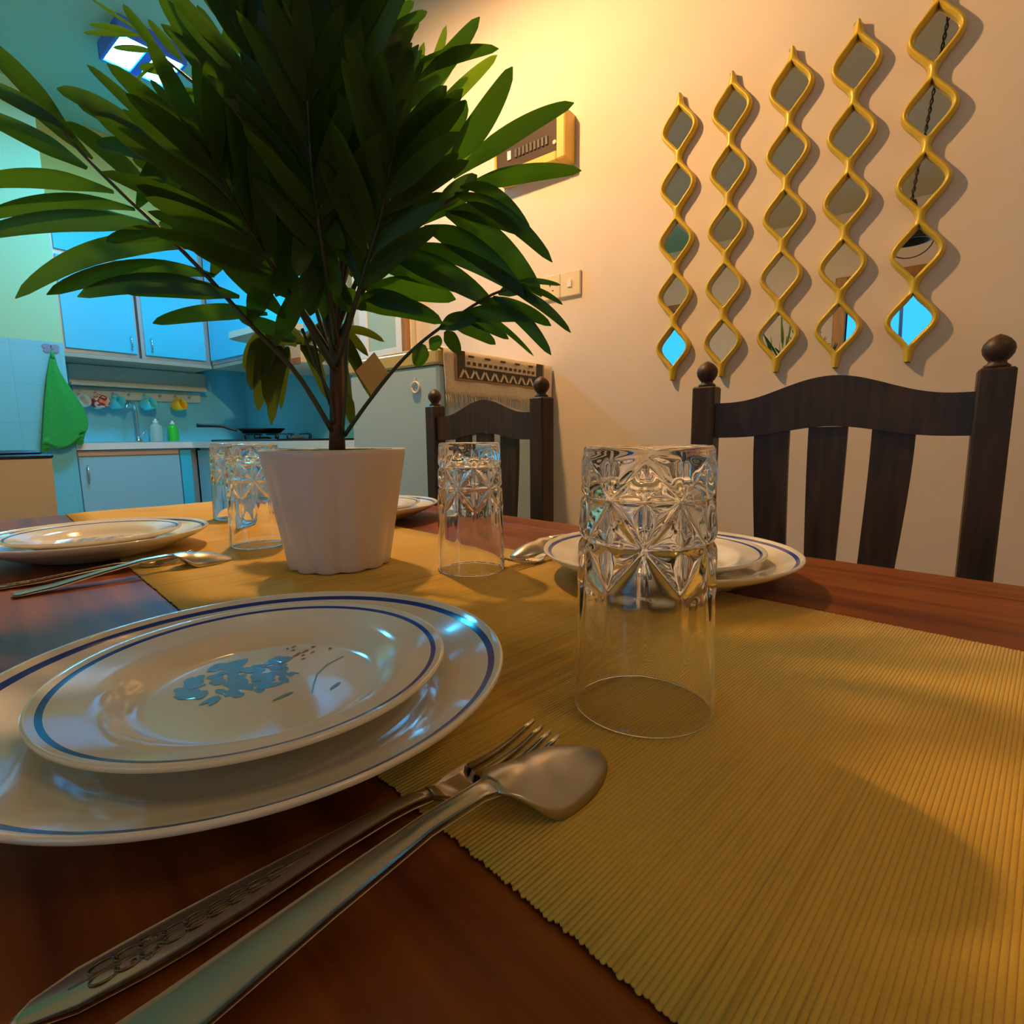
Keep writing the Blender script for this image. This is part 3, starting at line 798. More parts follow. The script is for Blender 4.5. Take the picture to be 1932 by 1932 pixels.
# right upper frond
frond_explicit([(636, 620, .0), (700, 470, .01), (780, 330, .02), (850, 250, .03)], [
    ((752, 215), (905, 32), 46, -14), ((750, 150), (941, 92), 34, 22), ((845, 310), (967, 126), 58, -22), ((855, 335), (1083, 194), 46, 24), ((868, 358), (1097, 322), 42, 22), ((800, 330), (880, 190), 60, 0),
    ((780, 350), (830, 200), 56, 0), ((740, 380), (760, 190), 56, 0), ((700, 430), (690, 240), 56, 0), ((720, 350), (780, 130), 46, 0), ((690, 420), (840, 330), 54, 14), ((720, 440), (880, 380), 50, 16), ((660, 520), (760, 420), 54, 10)], seed=3)
# back right frond behind the trunk, lamp glow put into its leaf colour
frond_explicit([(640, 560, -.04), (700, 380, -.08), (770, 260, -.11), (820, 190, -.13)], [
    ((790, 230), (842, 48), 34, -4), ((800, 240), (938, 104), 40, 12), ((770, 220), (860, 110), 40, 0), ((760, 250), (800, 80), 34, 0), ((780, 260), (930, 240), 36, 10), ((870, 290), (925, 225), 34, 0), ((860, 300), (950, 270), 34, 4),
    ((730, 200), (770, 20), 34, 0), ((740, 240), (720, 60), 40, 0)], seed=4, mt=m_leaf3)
# right lower frond
frond_explicit([(640, 640, .0), (690, 540, .02), (760, 450, .035), (830, 390, .045), (885, 358, .05)], [
    ((868, 354), (1003, 440), 30, 50), ((858, 366), (1042, 495), 40, 40), ((850, 400), (985, 442), 44, 26), ((840, 402), (1022, 560), 60, 46), ((800, 430), (990, 560), 56, 40), ((770, 462), (1020, 575), 40, 40), ((730, 480), (930, 575), 60, 30),
    ((700, 500), (905, 555), 58, 26), ((690, 545), (860, 565), 56, 20), ((670, 580), (835, 610), 52, 30), ((680, 560), (800, 590), 46, 16), ((790, 420), (800, 300), 50, 0), ((740, 470), (700, 330), 54, 0), ((820, 400), (900, 330), 40, 6)], seed=5)
# small right frond with the card tag
ftag = frond_explicit([(650, 822, .004), (690, 765, .012), (745, 695, .02), (790, 650, .03), (850, 605, .035), (930, 555, .04), (985, 540, .045)], [
    ((960, 545), (1077, 628), 24, 22), ((930, 560), (1040, 670), 34, 26), ((890, 580), (1007, 672), 14, 16), ((870, 600), (960, 640), 26, 10), ((850, 612), (935, 650), 34, 14), ((990, 540), (1062, 575), 14, 8), ((975, 530), (1058, 538), 13, 6),
    ((800, 650), (785, 692), 40, 2), ((810, 640), (830, 655), 40, 2), ((840, 625), (868, 668), 34, 4), ((940, 555), (1000, 545), 30, 8), ((860, 600), (1010, 600), 40, 16), ((900, 570), (1040, 615), 36, 22), ((830, 620), (900, 600), 40, 10)], seed=6, r0=.0024)
# drooping olive fronds behind the trunk
frond_explicit([(634, 700, -.03), (605, 662, -.06), (570, 648, -.085), (540, 650, -.095)], [
    ((530, 645), (487, 776), 60, 90), ((520, 645), (474, 735), 66, 70), ((535, 650), (512, 802), 46, 70), ((545, 655), (530, 772), 30, 50), ((520, 648), (464, 700), 60, 50), ((545, 655), (524, 745), 30, 40),
    ((560, 652), (470, 660), 56, 50), ((568, 650), (616, 752), 40, 60), ((566, 652), (600, 700), 36, 30), ((530, 648), (504, 765), 56, 80), ((525, 648), (494, 720), 60, 70), ((575, 645), (500, 640), 50, 30)], seed=7, mt=m_leaf2, dj=.008)
frond_explicit([(634, 700, -.04), (645, 655, -.06), (660, 630, -.08), (672, 628, -.09)], [
    ((575, 648), (700, 752), 42, 150), ((580, 645), (690, 715), 40, 110), ((600, 640), (695, 672), 36, 60), ((620, 640), (664, 778), 34, 70), ((570, 650), (650, 625), 30, 24), ((640, 625), (725, 645), 24, 24), ((655, 740), (664, 802), 28, 2), ((640, 640), (600, 690), 30, 20)], seed=8, mt=m_leaf2, dj=.008)
# leaves hanging over the top of the trunk
frond_explicit([(634, 650, .02), (622, 560, .05), (600, 470, .075), (575, 400, .09)], [
    ((600, 470), (585, 596), 48, 6), ((610, 500), (548, 600), 46, 10), ((620, 520), (660, 590), 46, 6), ((590, 440), (520, 560), 48, 14), ((600, 450), (640, 560), 50, 8), ((580, 420), (600, 560), 50, 6), ((615, 540), (612, 600), 34, 4),
    ((570, 420), (470, 500), 46, 14), ((610, 430), (690, 520), 48, 12), ((590, 400), (560, 520), 50, 6), ((580, 390), (650, 470), 48, 8), ((640, 545), (690, 585), 36, 6), ((560, 410), (500, 440), 44, 10)], seed=21)
# crown: fronds rising around the trunk, in front and behind
auto = [([(632, 660, .01), (560, 440, .06), (500, 220, .10), (460, 40, .13)], 15, 185, 34, 9),
        ([(632, 620, .0), (600, 400, .0), (575, 180, .02), (560, 0, .04)], 15, 185, 34, 10),
        ([(636, 640, .0), (650, 420, .07), (660, 220, .11), (655, 30, .14)], 15, 190, 36, 11),
        ([(636, 600, .0), (670, 400, .0), (690, 220, .02), (705, 50, .03)], 14, 170, 32, 12),
        ([(632, 700, .02), (550, 560, .07), (470, 430, .11), (400, 300, .14)], 14, 175, 36, 13),
        ([(632, 680, .0), (530, 520, -.03), (440, 380, -.05), (370, 270, -.06)], 14, 180, 34, 14),
        ([(636, 690, .02), (680, 540, .07), (720, 400, .11), (740, 290, .13)], 13, 165, 38, 15),
        ([(634, 640, .03), (610, 480, .09), (590, 330, .13), (580, 190, .15)], 14, 165, 38, 16),
        ([(634, 700, -.01), (590, 560, -.05), (560, 420, -.07), (540, 280, -.08)], 14, 175, 34, 17),
        ([(634, 640, .0), (600, 380, .04), (595, 160, .07), (600, -30, .09)], 16, 190, 36, 18)]
for pts, n, lp, wp, sd in auto: frond_auto(pts, n, lp, wp, seed=sd, t0=.34)
# thin bare stalks near the base, and the diamond card tag on the right stem
mb = MB()
for pts in ([(630, 800, .008), (622, 745, .012), (596, 690, .02), (570, 620, .03)], [(632, 790, -.004), (612, 730, -.01), (596, 660, -.02), (580, 600, -.03)], [(646, 820, .006), (652, 740, .012), (654, 660, .016), (662, 590, .02)], [(640, 640, .0), (652, 610, .01), (662, 570, .02)], [(626, 640, 0), (612, 600, .005), (600, 570, .01)]):
    mb.tube(bez([px(*p) for p in pts], 12), .0018, 6)
mb.build('stalk', m_stem, plant)
mb = MB(); tg = [px(706, 664, .014), px(733, 704, .014), px(704, 750, .014), px(671, 700, .014)]
off = (F_ * 0.0012)
mb.add(tg + [p + off for p in tg], [(0, 1, 2, 3), (7, 6, 5, 4), (0, 4, 5, 1), (1, 5, 6, 2), (2, 6, 7, 3), (3, 7, 4, 0)])
o = mb.build('card_tag', m_tag, plant); o['label'] = 'brown diamond shaped card tag'

# ------------------------------------------------------------------ dining chairs
def make_chair(label):
    t = thing('dining_chair', label, 'chair', group='dark dining chairs')
    # local: back plane along y, chair faces -x (towards the table); origin on the floor under the middle of the back
    hw = 0.206; ps = 0.021
    for s_ in (1, -1):
        y = s_ * (hw)
        mb = MB(); mb.box((-ps, y - ps, 0), (ps, y + ps, TZ + 0.236), b=0.003); mb.build('back_post', m_chair, t)
        MB().lathe([(.0155, TZ + .2362), (.0155, TZ + .240), (.011, TZ + .243), (.0105, TZ + .246), (.0135, TZ + .249), (.0178, TZ + .256), (.0192, TZ + .263), (.0178, TZ + .270), (.0125, TZ + .277), (.006, TZ + .2815), (.0004, TZ + .284)], 28).build('finial', m_chair, t, (0, y, 0))
    # crest rail: arched board slightly bowed
    N = 40; ih = hw - ps + .001; vs = []; fs = []
    for i in range(N + 1):
        v = -1 + 2 * i / N; y = v * ih; bow = 0.010 * (1 - v * v)
        arch = 0.5 * (1 + math.cos(PI * min(1, abs(v) / 0.92)))
        zt = TZ + .204 + .038 * arch ** 1.15; zb = TZ + .140 + .018 * arch ** 1.3
        for x in (-.011 + bow, .011 + bow):
            vs += [(x, y, zb), (x, y, zt)]
    for i in range(N):
        a = i * 4; b = a + 4
        fs += [(a, a + 1, b + 1, b), (a + 2, b + 2, b + 3, a + 3), (a + 1, a + 3, b + 3, b + 1), (a, b, b + 2, a + 2)]
    fs += [(0, 2, 3, 1), (N * 4, N * 4 + 1, N * 4 + 3, N * 4 + 2)]
    MB().add(vs, fs).build('crest_rail', m_chair, t)
    for (t0, t1, b0, b1) in ((.060, .118, .052, .100), (-.028, .030, -.021, .021), (-.120, -.062, -.100, -.052)):
        mb = MB(); vs = []; n = 10
        for i in range(n + 1):
            u = i / n; z = TZ - .245 + (0.402 if abs(t0 + t1) < .1 else 0.397) * u
            q = smooth01(0, 1, u); a = b0 + (t0 - b0) * q; b = b1 + (t1 - b1) * q; bow = .008
            vs += [(bow - .006, a, z), (bow - .006, b, z), (bow + .006, b, z), (bow + .006, a, z)]
        fs = [(i * 4 + k, i * 4 + (k + 1) % 4, (i + 1) * 4 + (k + 1) % 4, (i + 1) * 4 + k) for i in range(n) for k in range(4)] + [(3, 2, 1, 0), tuple(n * 4 + k for k in range(4))]
        mb.add(vs, fs).build('slat', m_chair, t)
    MB().box((-.011, -ih, TZ - .275), (.011, ih, TZ - .235), b=.002).build('lower_rail', m_chair, t)
    MB().box((-.42, -.215, TZ - .315), (-.022, .215, TZ - .285), b=.006).build('seat', m_chair, t)
    for s_ in (1, -1):
        MB().box((-.41, s_ * .19 - .02, 0), (-.37, s_ * .19 + .02, TZ - .316), b=.003).build('front_leg', m_chair, t)
        MB().box((-.37, s_ * .19 - .012, .18), (-.021, s_ * .19 + .012, .205), b=.002).build('stretcher', m_chair, t)
    return t
c1 = make_chair('dark wooden dining chair with arched crest rail at the right, nearest the camera')
p1, p2 = Vector((1.050, 0.344)), Vector((1.054, -0.068)); mid = (p1 + p2) / 2
c1.location = (mid.x, mid.y, 0); c1.rotation_euler.z = math.atan2(p1.y - p2.y, p1.x - p2.x) - PI / 2
p1, p2 = Vector((1.088, 1.115)), Vector((1.035, 0.725)); mid = (p1 + p2) / 2
dup(c1, (mid.x, mid.y, 0), math.atan2(p1.y - p2.y, p1.x - p2.x) - PI / 2, 'dark wooden dining chair farther away, in front of the patterned throw')

# ------------------------------------------------------------------ strip mirrors
def make_mirror(label):
    t = thing('strip_mirror', label, 'mirror', group='gold strip mirrors')
    Z0, Z1 = 0.0, 0.838; sb, stp = 0.022, 0.016
    N = 250; cell = (Z1 - stp - Z0 - sb) / 5
    def wo(z):
        u = (z - sb) / cell
        if z < sb: return 0.0065 + (0.010 - .0065) * z / sb
        if z > Z1 - stp: return 0.0095 - 0.005 * (z - (Z1 - stp)) / stp
        c = 0.5 * (1 - math.cos(2 * PI * (u - math.floor(u))))
        return 0.0095 + 0.0455 * c ** 0.92
    def wi(z):
        if z < sb or z > Z1 - stp: return 0.0
        e = 1e-3; sl = (wo(z + e) - wo(z - e)) / (2 * e)
        return max(0.0, wo(z) - 0.0130 * math.sqrt(1 + sl * sl))
    SEC = 7
    mb = MB()
    for sgn in (1, -1):
        def fn(i, j):
            z = Z1 * i / N; a, b = wi(z), wo(z)
            if j < SEC:
                s_ = j / (SEC - 1); y = a + (b - a) * s_; o_ = 0.5 * (1 - min(1.0, a / 0.004)); h = 0.017 + 0.009 * max(0.0, math.sin(PI * (o_ + (1 - o_) * s_))) ** 0.7
            elif j == SEC: y, h = b, 0.002
            else: y, h = a, 0.002
            if j == SEC + 2: s_ = 0; y, h = a, 0.017 + 0.009 * max(0.0, math.sin(PI * 0.5 * (1 - min(1.0, a / 0.004)))) ** 0.7
            return (-h, sgn * y, z)
        n0 = len(mb.f); mb.grid(fn, N + 1, SEC + 3)
        if sgn < 0:
            for k in range(n0, len(mb.f)): mb.f[k] = mb.f[k][::-1]
    mb.build('frame', m_gold, t)
    for k in range(5):
        za = sb + cell * k; zb = za + cell; n = 40; L = []; Rr = []
        for i in range(n + 1):
            z = za + (zb - za) * i / n; y = wi(z)
            if y > 0: y += 0.002; L.append((z, y))
        mb = MB(); vs = []
        for z, y in L: vs += [(-.0075, -y, z), (-.0075, y, z), (-.003, -y, z), (-.003, y, z)]
        nl = len(L)
        fs = [(i * 4 + 1, i * 4, i * 4 + 4, i * 4 + 5) for i in range(nl - 1)] + [(i * 4 + 2, i * 4 + 3, i * 4 + 7, i * 4 + 6) for i in range(nl - 1)]
        mb.add(vs, fs).build('mirror_pane', m_mirror, t)
    MB().tube([(-.008, 0, Z1 - .004), (-.008, .004, Z1 + .006), (-.008, .010, Z1 + .004), (-.002, .012, Z1 + .002)], .0012, 6).build('hook', m_steel2, t)
    return t
ml = ['leftmost of the five gold wavy strip mirrors, lowest pane reflecting cyan',
      'second gold wavy strip mirror from the left, its tip behind the chair finial',
      'middle one of the five gold wavy strip mirrors, all panes reflecting plain wall',
      'fourth gold wavy strip mirror from the left, reflecting an orange door frame',
      'rightmost gold wavy strip mirror, its top cut by the photo edge, reflecting a black chain']
m0 = make_mirror(ml[0])
for i, y in enumerate((0.6715, 0.519, 0.366, 0.2185, 0.061)):
    o = m0 if i == 0 else copy_tree(m0)
    o.location = (XW, y, TZ + 0.322); o['label'] = ml[i]

# ------------------------------------------------------------------ fuse box, switch plates
fb = thing('fuse_box', 'yellowed plastic fuse box on the wall, behind right palm leaf tips', 'fuse box', (XW, 1.20, TZ + 1.16))
mb = MB(); y0_, y1_, z0_, z1_ = -.155, .155, -.078, .080
mb.box((-.070, y0_, z0_), (-.001, y0_ + .035, z1_), b=.004); mb.box((-.070, y1_ - .012, z0_), (-.001, y1_, z1_), b=.004)
mb.box((-.070, y0_ + .035, z0_), (-.001, y1_ - .012, z0_ + .030), b=.003); mb.box((-.070, y0_ + .035, z1_ - .014), (-.001, y1_ - .012, z1_), b=.003)
mb.box((-.030, y0_ + .034, z0_ + .029), (-.002, y1_ - .011, z1_ - .013))
mb.build('case', m_yplastic, fb)
mb = MB(); mb.box((-.064, y0_ + .036, z0_ + .031), (-.046, y1_ - .013, z1_ - .015), b=.002); mb.build('cover', m_smoke, fb)
mb = MB()
for k in range(9): mb.box((-.069, -.085 + k * .0165, -.018), (-.065, -.085 + k * .0165 + .011, .010), b=.001)
mb.build('breaker_row', m_dgrey, fb)
MB().box((-.0685, .075, -.018), (-.0645, .092, .012), b=.001).build('main_switch', m_white, fb)
MB().lathe([(.0001, .004), (.006, .003), (.008, 0)], 16, mat=Matrix.Translation((-.066, -.112, -.02)) @ Matrix.Rotation(-PI / 2, 4, 'Y')).build('latch', m_white, fb)

sw = thing('light_switch', 'ivory light switch plate on the wall, right of the socket plate', 'switch', (XW, 1.058, TZ + 0.687))
MB().box((-.012, -.0415, -.043), (-.0005, .0415, .043), b=.003).build('faceplate', m_ivory, sw)
MB().box((-.017, -.009, -.013), (-.0125, .009, .013), b=.002).build('rocker', m_white, sw)
so = thing('wall_socket', 'ivory socket plate on the wall, left of the switch behind palm leaf tips', 'socket', (XW, 1.143, TZ + 0.687))
MB().box((-.012, -.0425, -.043), (-.0005, .0425, .043), b=.003).build('faceplate', m_ivory, so)
mb = MB()
for (y, z, a, b) in ((0, .010, .0022, .006), (-.012, -.012, .0035, .0016), (.012, -.012, .0035, .0016)): mb.box((-.0128, y - a, z - b), (-.0121, y + a, z + b))
mb.build('socket_hole', m_black, so)
MB().box((-.015, .020, .018), (-.0125, .032, .034), b=.001).build('rocker', m_white, so)

# ------------------------------------------------------------------ refrigerator with throw
FX0, FX1, FY0, FY1, FZ = 1.130, 1.70, 1.150, 1.575, TZ + 0.405
fr = thing('refrigerator', 'short pale blue refrigerator behind the far chair, partly under a throw', 'refrigerator', (FX0, FY0, 0))
MB().box((.035, 0, .03), (FX1 - FX0, FY1 - FY0, FZ - .045), b=.006).build('body', m_fridge, fr)
MB().box((0, 0, .05), (.033, FY1 - FY0, FZ - .047), b=.008).build('door', m_fridge, fr)
MB().box((-.004, -.002, FZ - .044), (FX1 - FX0, FY1 - FY0 + .002, FZ), b=.006).build('top_trim', m_fcap, fr)
mb = MB(); mb.box((.06, .02, 0), (FX1 - FX0 - .02, FY1 - FY0 - .02, .03)); mb.build('plinth', m_black, fr)
rm = thing('ring_magnet', 'white ring with a small loop stuck on the refrigerator door', 'magnet', (FX0 - .0005, 1.243, TZ + .298))
MB().tube([(-.004, .016 * math.cos(a), .016 * math.sin(a)) for a in [2 * PI * i / 32 for i in range(33)]], .0036, 8).build('ring', m_white, rm)
MB().box((-.006, -.003, .019), (0, .003, .030), b=.001).build('loop', m_white, rm)

th = thing('woven_throw', 'cream fringed woven throw with brown zigzag border draped over the refrigerator', 'throw', (FX0, FY0, FZ))
mb = MB(); XA, XB = 0.012, 0.578
def thr(i, j):
    x = XA + (XB - XA) * i / 40
    t = j / 30; over = .30
    s_ = t * (over + .135)
    if s_ < over: return (x, over - s_ - .006, .004 + .002 * math.sin(x * 30))
    d = s_ - over
    return (x + .004 * math.sin(x * 25) * d / .13, -.010 - .004 * math.sin(x * 38 + 1) * smooth01(.02, .13, d) - .002, .003 - d)
mb.grid(thr, 41, 31)
o = mb.build('cloth', m_cloth, th)
sm = o.modifiers.new('thickness', 'SOLIDIFY'); sm.thickness = .003
# pattern, woven bands set on the hanging face
mb = MB(); YF = -.0185
def rect(x0, x1, z0, z1, mi, y=YF): mb.box((x0, y, z0), (x1, y + .0015, z1), mi)
xa, xb = .055, .520
rect(xa, xb, -.088, -.082, 2); rect(xa, xa + .008, -.082, 0.0, 2); rect(xb - .008, xb, -.082, 0, 2)
rect(xa + .008, xb - .008, -.082, -.046, 1, YF + .0003); rect(xa + .010, xa + .044, -.046, 0.0, 1, YF + .0003); rect(xb - .044, xb - .010, -.046, 0, 1, YF + .0003)
nz = 9; dx = (xb - xa - .03) / nz
for k in range(nz):
    xx = xa + .015 + k * dx
    for (p, q) in (((xx + dx * .12, -.079), (xx + dx * .5, -.052)), ((xx + dx * .5, -.052), (xx + dx * .88, -.079))):
        mb.add([(p[0] - .005, YF - .0006, p[1]), (p[0] + .005, YF - .0006, p[1]), (q[0] + .005, YF - .0006, q[1]), (q[0] - .005, YF - .0006, q[1]),
                (p[0] - .005, YF + .001, p[1]), (p[0] + .005, YF + .001, p[1]), (q[0] + .005, YF + .001, q[1]), (q[0] - .005, YF + .001, q[1])],
               [(0, 1, 2, 3), (7, 6, 5, 4), (0, 4, 5, 1), (1, 5, 6, 2), (2, 6, 7, 3), (3, 7, 4, 0)], 3)
for k in range(14):
    rect(xa + .055 + k * .026, xa + .067 + k * .026, -.038, -.029, 0)
    if k % 3 == 0: rect(xa + .06 + k * .026, xa + .085 + k * .026, -.016, -.010, 0)
mb.build('zigzag_border', [m_cbrown, m_cgrey, m_ctan, m_cloth], th)
mb = MB(); rnd = random.Random(9)
for k in range(64):
    x = XA + .006 + (XB - XA - .012) * k / 63
    mb.tube([(x, -.0145, -.128), (x + rnd.uniform(-.004, .004), -.016, -.148), (x + rnd.uniform(-.008, .008), -.0155, -.166 - rnd.uniform(0, .012))], [.0022, .0018, .0009], 5)
mb.build('fringe', m_cloth, th)

# ------------------------------------------------------------------ kitchen
def Z(v): return TZ + v
# upper cabinet run on the back wall
uc = thing('wall_cabinet', 'pale blue two door wall cabinet on the kitchen back wall, above the mugs', 'cabinet', (0, 4.0, 0))
MB().box((.905, .0, Z(.665)), (1.735, .325, Z(1.505)), b=.003).build('body', m_cabf, uc)
for (a, b, hx) in ((.935, 1.292, 1.262), (1.338, 1.700, 1.372)):
    d = MB().box((a, -.018, Z(.69)), (b, -.001, Z(1.205)), b=.002).build('door', m_cab, uc)
    MB().tube([(hx, -.020, Z(.715)), (hx, -.034, Z(.73)), (hx, -.036, Z(.755)), (hx, -.034, Z(.78)), (hx, -.020, Z(.795))], .0055, 8).build('handle', m_chrome, d)
MB().box((.935, -.014, Z(1.235)), (1.700, -.001, Z(1.49)), b=.002).build('top_panel', m_cab, uc)
MB().box((1.306, -.006, Z(.67)), (1.318, -.001, Z(1.23))).build('center_gap', m_cabdark, uc)
MB().box((.905, -.012, Z(.640)), (1.735, .30, Z(.664)), b=.002).build('light_pelmet', m_cabin, uc)
# mug rack
rk = thing('mug_rack', 'grey cream board with peg rail under the wall cabinet', 'rack', (0, 4.33, 0))
MB().box((1.0, -.05, Z(.515)), (1.81, -.001, Z(.638)), b=.004).build('board', m_greyboard, rk)
MB().box((1.0, -.09, Z(.502)), (1.80, -.052, Z(.520)), b=.003).build('ledge', m_greyboard, rk)
MB().box((1.02, -.022, Z(.425)), (1.775, -.001, Z(.501)), b=.003).build('peg_rail', m_greyboard, rk)
PEGS = (1.045, 1.13, 1.225, 1.315, 1.405, 1.50, 1.595, 1.69)
for pxx in PEGS: MB().tube([(pxx, -.021, Z(.462)), (pxx, -.050, Z(.464)), (pxx, -.056, Z(.470))], .005, 8).build('peg', m_cabin, rk)
def make_mug(label, mt, x, tilt=0.0):
    t = thing('mug', label, 'mug', (x, 4.240, Z(.398)), group='mugs on the peg rail')
    T = Matrix.Rotation(0.5 + tilt, 4, 'Z') @ Matrix.Rotation(PI / 2 - .25, 4, 'X')
    MB().lathe([(.0, -.038), (.030, -.038), (.036, -.032), (.039, .0), (.038, .038), (.0355, .038), (.036, .0), (.032, -.031), (.0, -.033)], 32, mat=T).build('cup', mt, t)
    hp = [T @ Vector((.0, .037 + .024 * math.sin(a), -.024 * math.cos(a))) for a in [PI * i / 12 for i in range(13)]]
    MB().tube(hp, .0055, 8).build('handle', mt, t)
    return t
make_mug('pale mint mug half hidden behind the green towel', m_mugpale, 1.036)
make_mug('white mug with red pattern hanging left of the blue mugs', m_mugpat, 1.134)
make_mug('turquoise mug hanging left of the faucet', m_mugblue, 1.226)
make_mug('turquoise mug hanging right of the faucet', m_mugblue, 1.406, .1)
make_mug('yellow mug hanging alone on the right of the peg rail', m_mugyel, 1.596)
# worktop, sink, faucet
mb = MB(); mb.prism([(.872, 4.328), (.872, 3.752), (1.47, 3.752), (1.47, 1.95), (2.118, 1.95), (2.118, 4.328)], Z(.102), Z(.140))
tag(mb.build('kitchen_worktop', m_counter), 'pale L shaped kitchen worktop under the wall cabinets', 'worktop')
sk = thing('kitchen_sink', 'stainless steel sink rim set into the left worktop below the mugs', 'sink', (0, 0, 0))
mb = MB()
for (a, b, c, d) in ((.90, 3.84, 1.46, 3.87), (.90, 4.20, 1.46, 4.235), (.90, 3.87, .93, 4.20), (1.43, 3.87, 1.46, 4.20)): mb.box((a, b, Z(.1402)), (c, d, Z(.1455)), b=.002)
mb.build('rim', m_chrome, sk); MB().box((.931, 3.871, Z(.1402)), (1.429, 4.199, Z(.142))).build('basin', m_steel2, sk)
fa = thing('faucet', 'tall chrome gooseneck faucet between the turquoise mugs', 'faucet', (1.335, 4.265, Z(.1402)))
MB().lathe([(.022, 0), (.024, .012), (.014, .03), (.011, .05)], 20).build('base', m_chrome, fa)
MB().tube(bez([Vector(p) for p in ((0, 0, .04), (0, 0, .14), (-.004, -.004, .23), (-.03, -.04, .268), (-.065, -.08, .26), (-.08, -.10, .225))], 24), .0095, 10).build('spout', m_chrome, fa)
MB().tube([(.012, 0, .045), (.045, -.01, .075)], .006, 8).build('lever', m_chrome, fa)
# soap bottles
def bottle(name, label, mt, x, h, r, capm):
    t = thing(name, label, 'bottle', (x, 4.245, Z(.1402)))
    MB().lathe([(r * .9, 0), (r, .006), (r, h * .5), (r * .93, h * .62), (r, h * .74), (r * .55, h * .86), (r * .4, h * .9)], 28).build('body', mt, t)
    MB().lathe([(r * .45, h * .9), (r * .45, h), (r * .2, h * 1.02), (r * .2, h * 1.1), (.0005, h * 1.11)], 20).build('cap', capm, t)
bottle('soap_bottle', 'clear pale dish soap bottle on the worktop beside the faucet', m_soapc, 1.44, .145, .040, m_white)
bottle('soap_bottle', 'bright green dish soap bottle on the worktop below the yellow mug', m_soapg, 1.545, .135, .033, m_white)
# lower cabinets
lc = thing('sink_cabinet', 'grey blue base cabinet under the sink with a slim handle', 'cabinet', (0, 3.78, 0))
MB().box((.874, .012, 0), (1.505, .54, Z(.100)), b=.002).build('body', m_cabf, lc)
d = MB().box((.880, -.008, .09), (1.395, .011, Z(.062)), b=.002).build('door', m_lower, lc)
MB().tube([(.915, -.010, Z(-.085)), (.915, -.026, Z(-.07)), (.915, -.026, Z(.0)), (.915, -.010, Z(.015))], .005, 8).build('handle', m_chrome, d)
MB().box((1.402, -.008, .09), (1.465, .011, Z(.09)), b=.002).build('corner_filler', m_cab, lc)
MB().box((.880, -.004, Z(.066)), (1.395, .011, Z(.098)), b=.002).build('top_rail', m_lower2, lc)
rc = thing('base_cabinet', 'beige base cabinet run under the hob, right of the sink cabinet', 'cabinet', (1.50, 0, 0))
MB().box((.015, 1.96, 0), (.60, 3.76, Z(.100)), b=.002).build('body', m_cabf, rc)
for (a, b, mt) in ((3.50, 3.75, m_lower), (2.80, 3.40, m_lower2), (2.40, 2.79, m_lower2), (1.97, 2.39, m_lower2)):
    d = MB().box((-.005, a, .09), (.014, b, Z(.085)), b=.002).build('door', mt, rc)
    MB().tube([(-.006, a + .04, Z(-.06)), (-.02, a + .04, Z(-.05)), (-.02, a + .04, Z(.02)), (-.006, a + .04, Z(.03))], .004, 8).build('handle', m_chrome, d)
MB().box((.004, 3.405, .09), (.0145, 3.495, Z(.085))).build('gap_shade_strip', m_cabdark, rc)
# hob and pan
hb = thing('gas_hob', 'black gas hob with wire pan supports on the right worktop', 'hob', (1.60, 3.25, Z(.1402)))
MB().box((-.08, -.45, 0), (.42, .35, .012), b=.004).build('plate', m_black, hb)
for (yy) in (.1, -.28):
    MB().lathe([(.05, .012), (.05, .02), (.03, .026), (.0005, .027)], 24).build('burner', m_dgrey, hb, (.13, yy, 0))
    mb = MB()
    for k in range(5):
        a = 2 * PI * k / 5
        mb.tube([(.13 + .10 * math.cos(a), yy + .10 * math.sin(a), .012), (.13 + .105 * math.cos(a), yy + .105 * math.sin(a), .032), (.13 + .095 * math.cos(a), yy + .095 * math.sin(a), .042), (.13 + .03 * math.cos(a), yy + .03 * math.sin(a), .040)], .004, 6)
    mb.build('pan_support', m_black, hb)
pn = thing('frying_pan', 'black frying pan with long handle resting on the gas hob', 'pan', (1.73, 3.36, Z(.1402) + .0475))
MB().lathe([(.0, .0), (.105, .0), (.112, .004), (.135, .030), (.139, .032), (.137, .027), (.110, .003), (.0, .003)], 40).build('pan_body', m_black, pn)
MB().tube(bez([Vector(p) for p in ((-.118, .078, .020), (-.155, .103, .034), (-.19, .127, .048), (-.30, .20, .052))], 16), [.008 + .004 * (i / 16) for i in range(17)], 10).build('handle', m_black, pn)
# right upper units
ru = thing('corner_cabinet', 'pale blue corner wall cabinet beside the range hood', 'cabinet', (1.74, 0, 0))
MB().box((.0, 3.36, Z(.665)), (.37, 3.995, Z(1.505)), b=.003).build('body', m_cabf, ru)
MB().box((-.016, 3.39, Z(.69)), (-.001, 3.97, Z(1.49)), b=.002).build('door', m_cab, ru)
MB().box((.0, 3.36, Z(.640)), (.36, 3.985, Z(.664)), b=.002).build('light_pelmet', m_cabin, ru)
hd = thing('range_hood', 'pale range hood with curved visor and wooden base above the frying pan', 'hood', (1.5, 0, 0))
poly = [(.60, 2.70), (.60, 3.34)] + [(.30 - .30 * math.sin(a) + .02, 3.34 - .10 * (1 - math.cos(a))) for a in [PI / 2 * i / 8 for i in range(9)]] + [(.02, 2.82)] + [(.30 - .28 * math.cos(a), 2.82 - .12 * math.sin(a)) for a in [PI / 2 * i / 8 for i in range(1, 9)]]
mb = MB(); mb.prism(poly, Z(.730), Z(.765)); mb.build('visor', m_hood, hd)
mb = MB(); mb.box((.16, 2.74, Z(.565)), (.60, 3.28, Z(.728)), b=.003); mb.build('base_box', m_cream, hd)
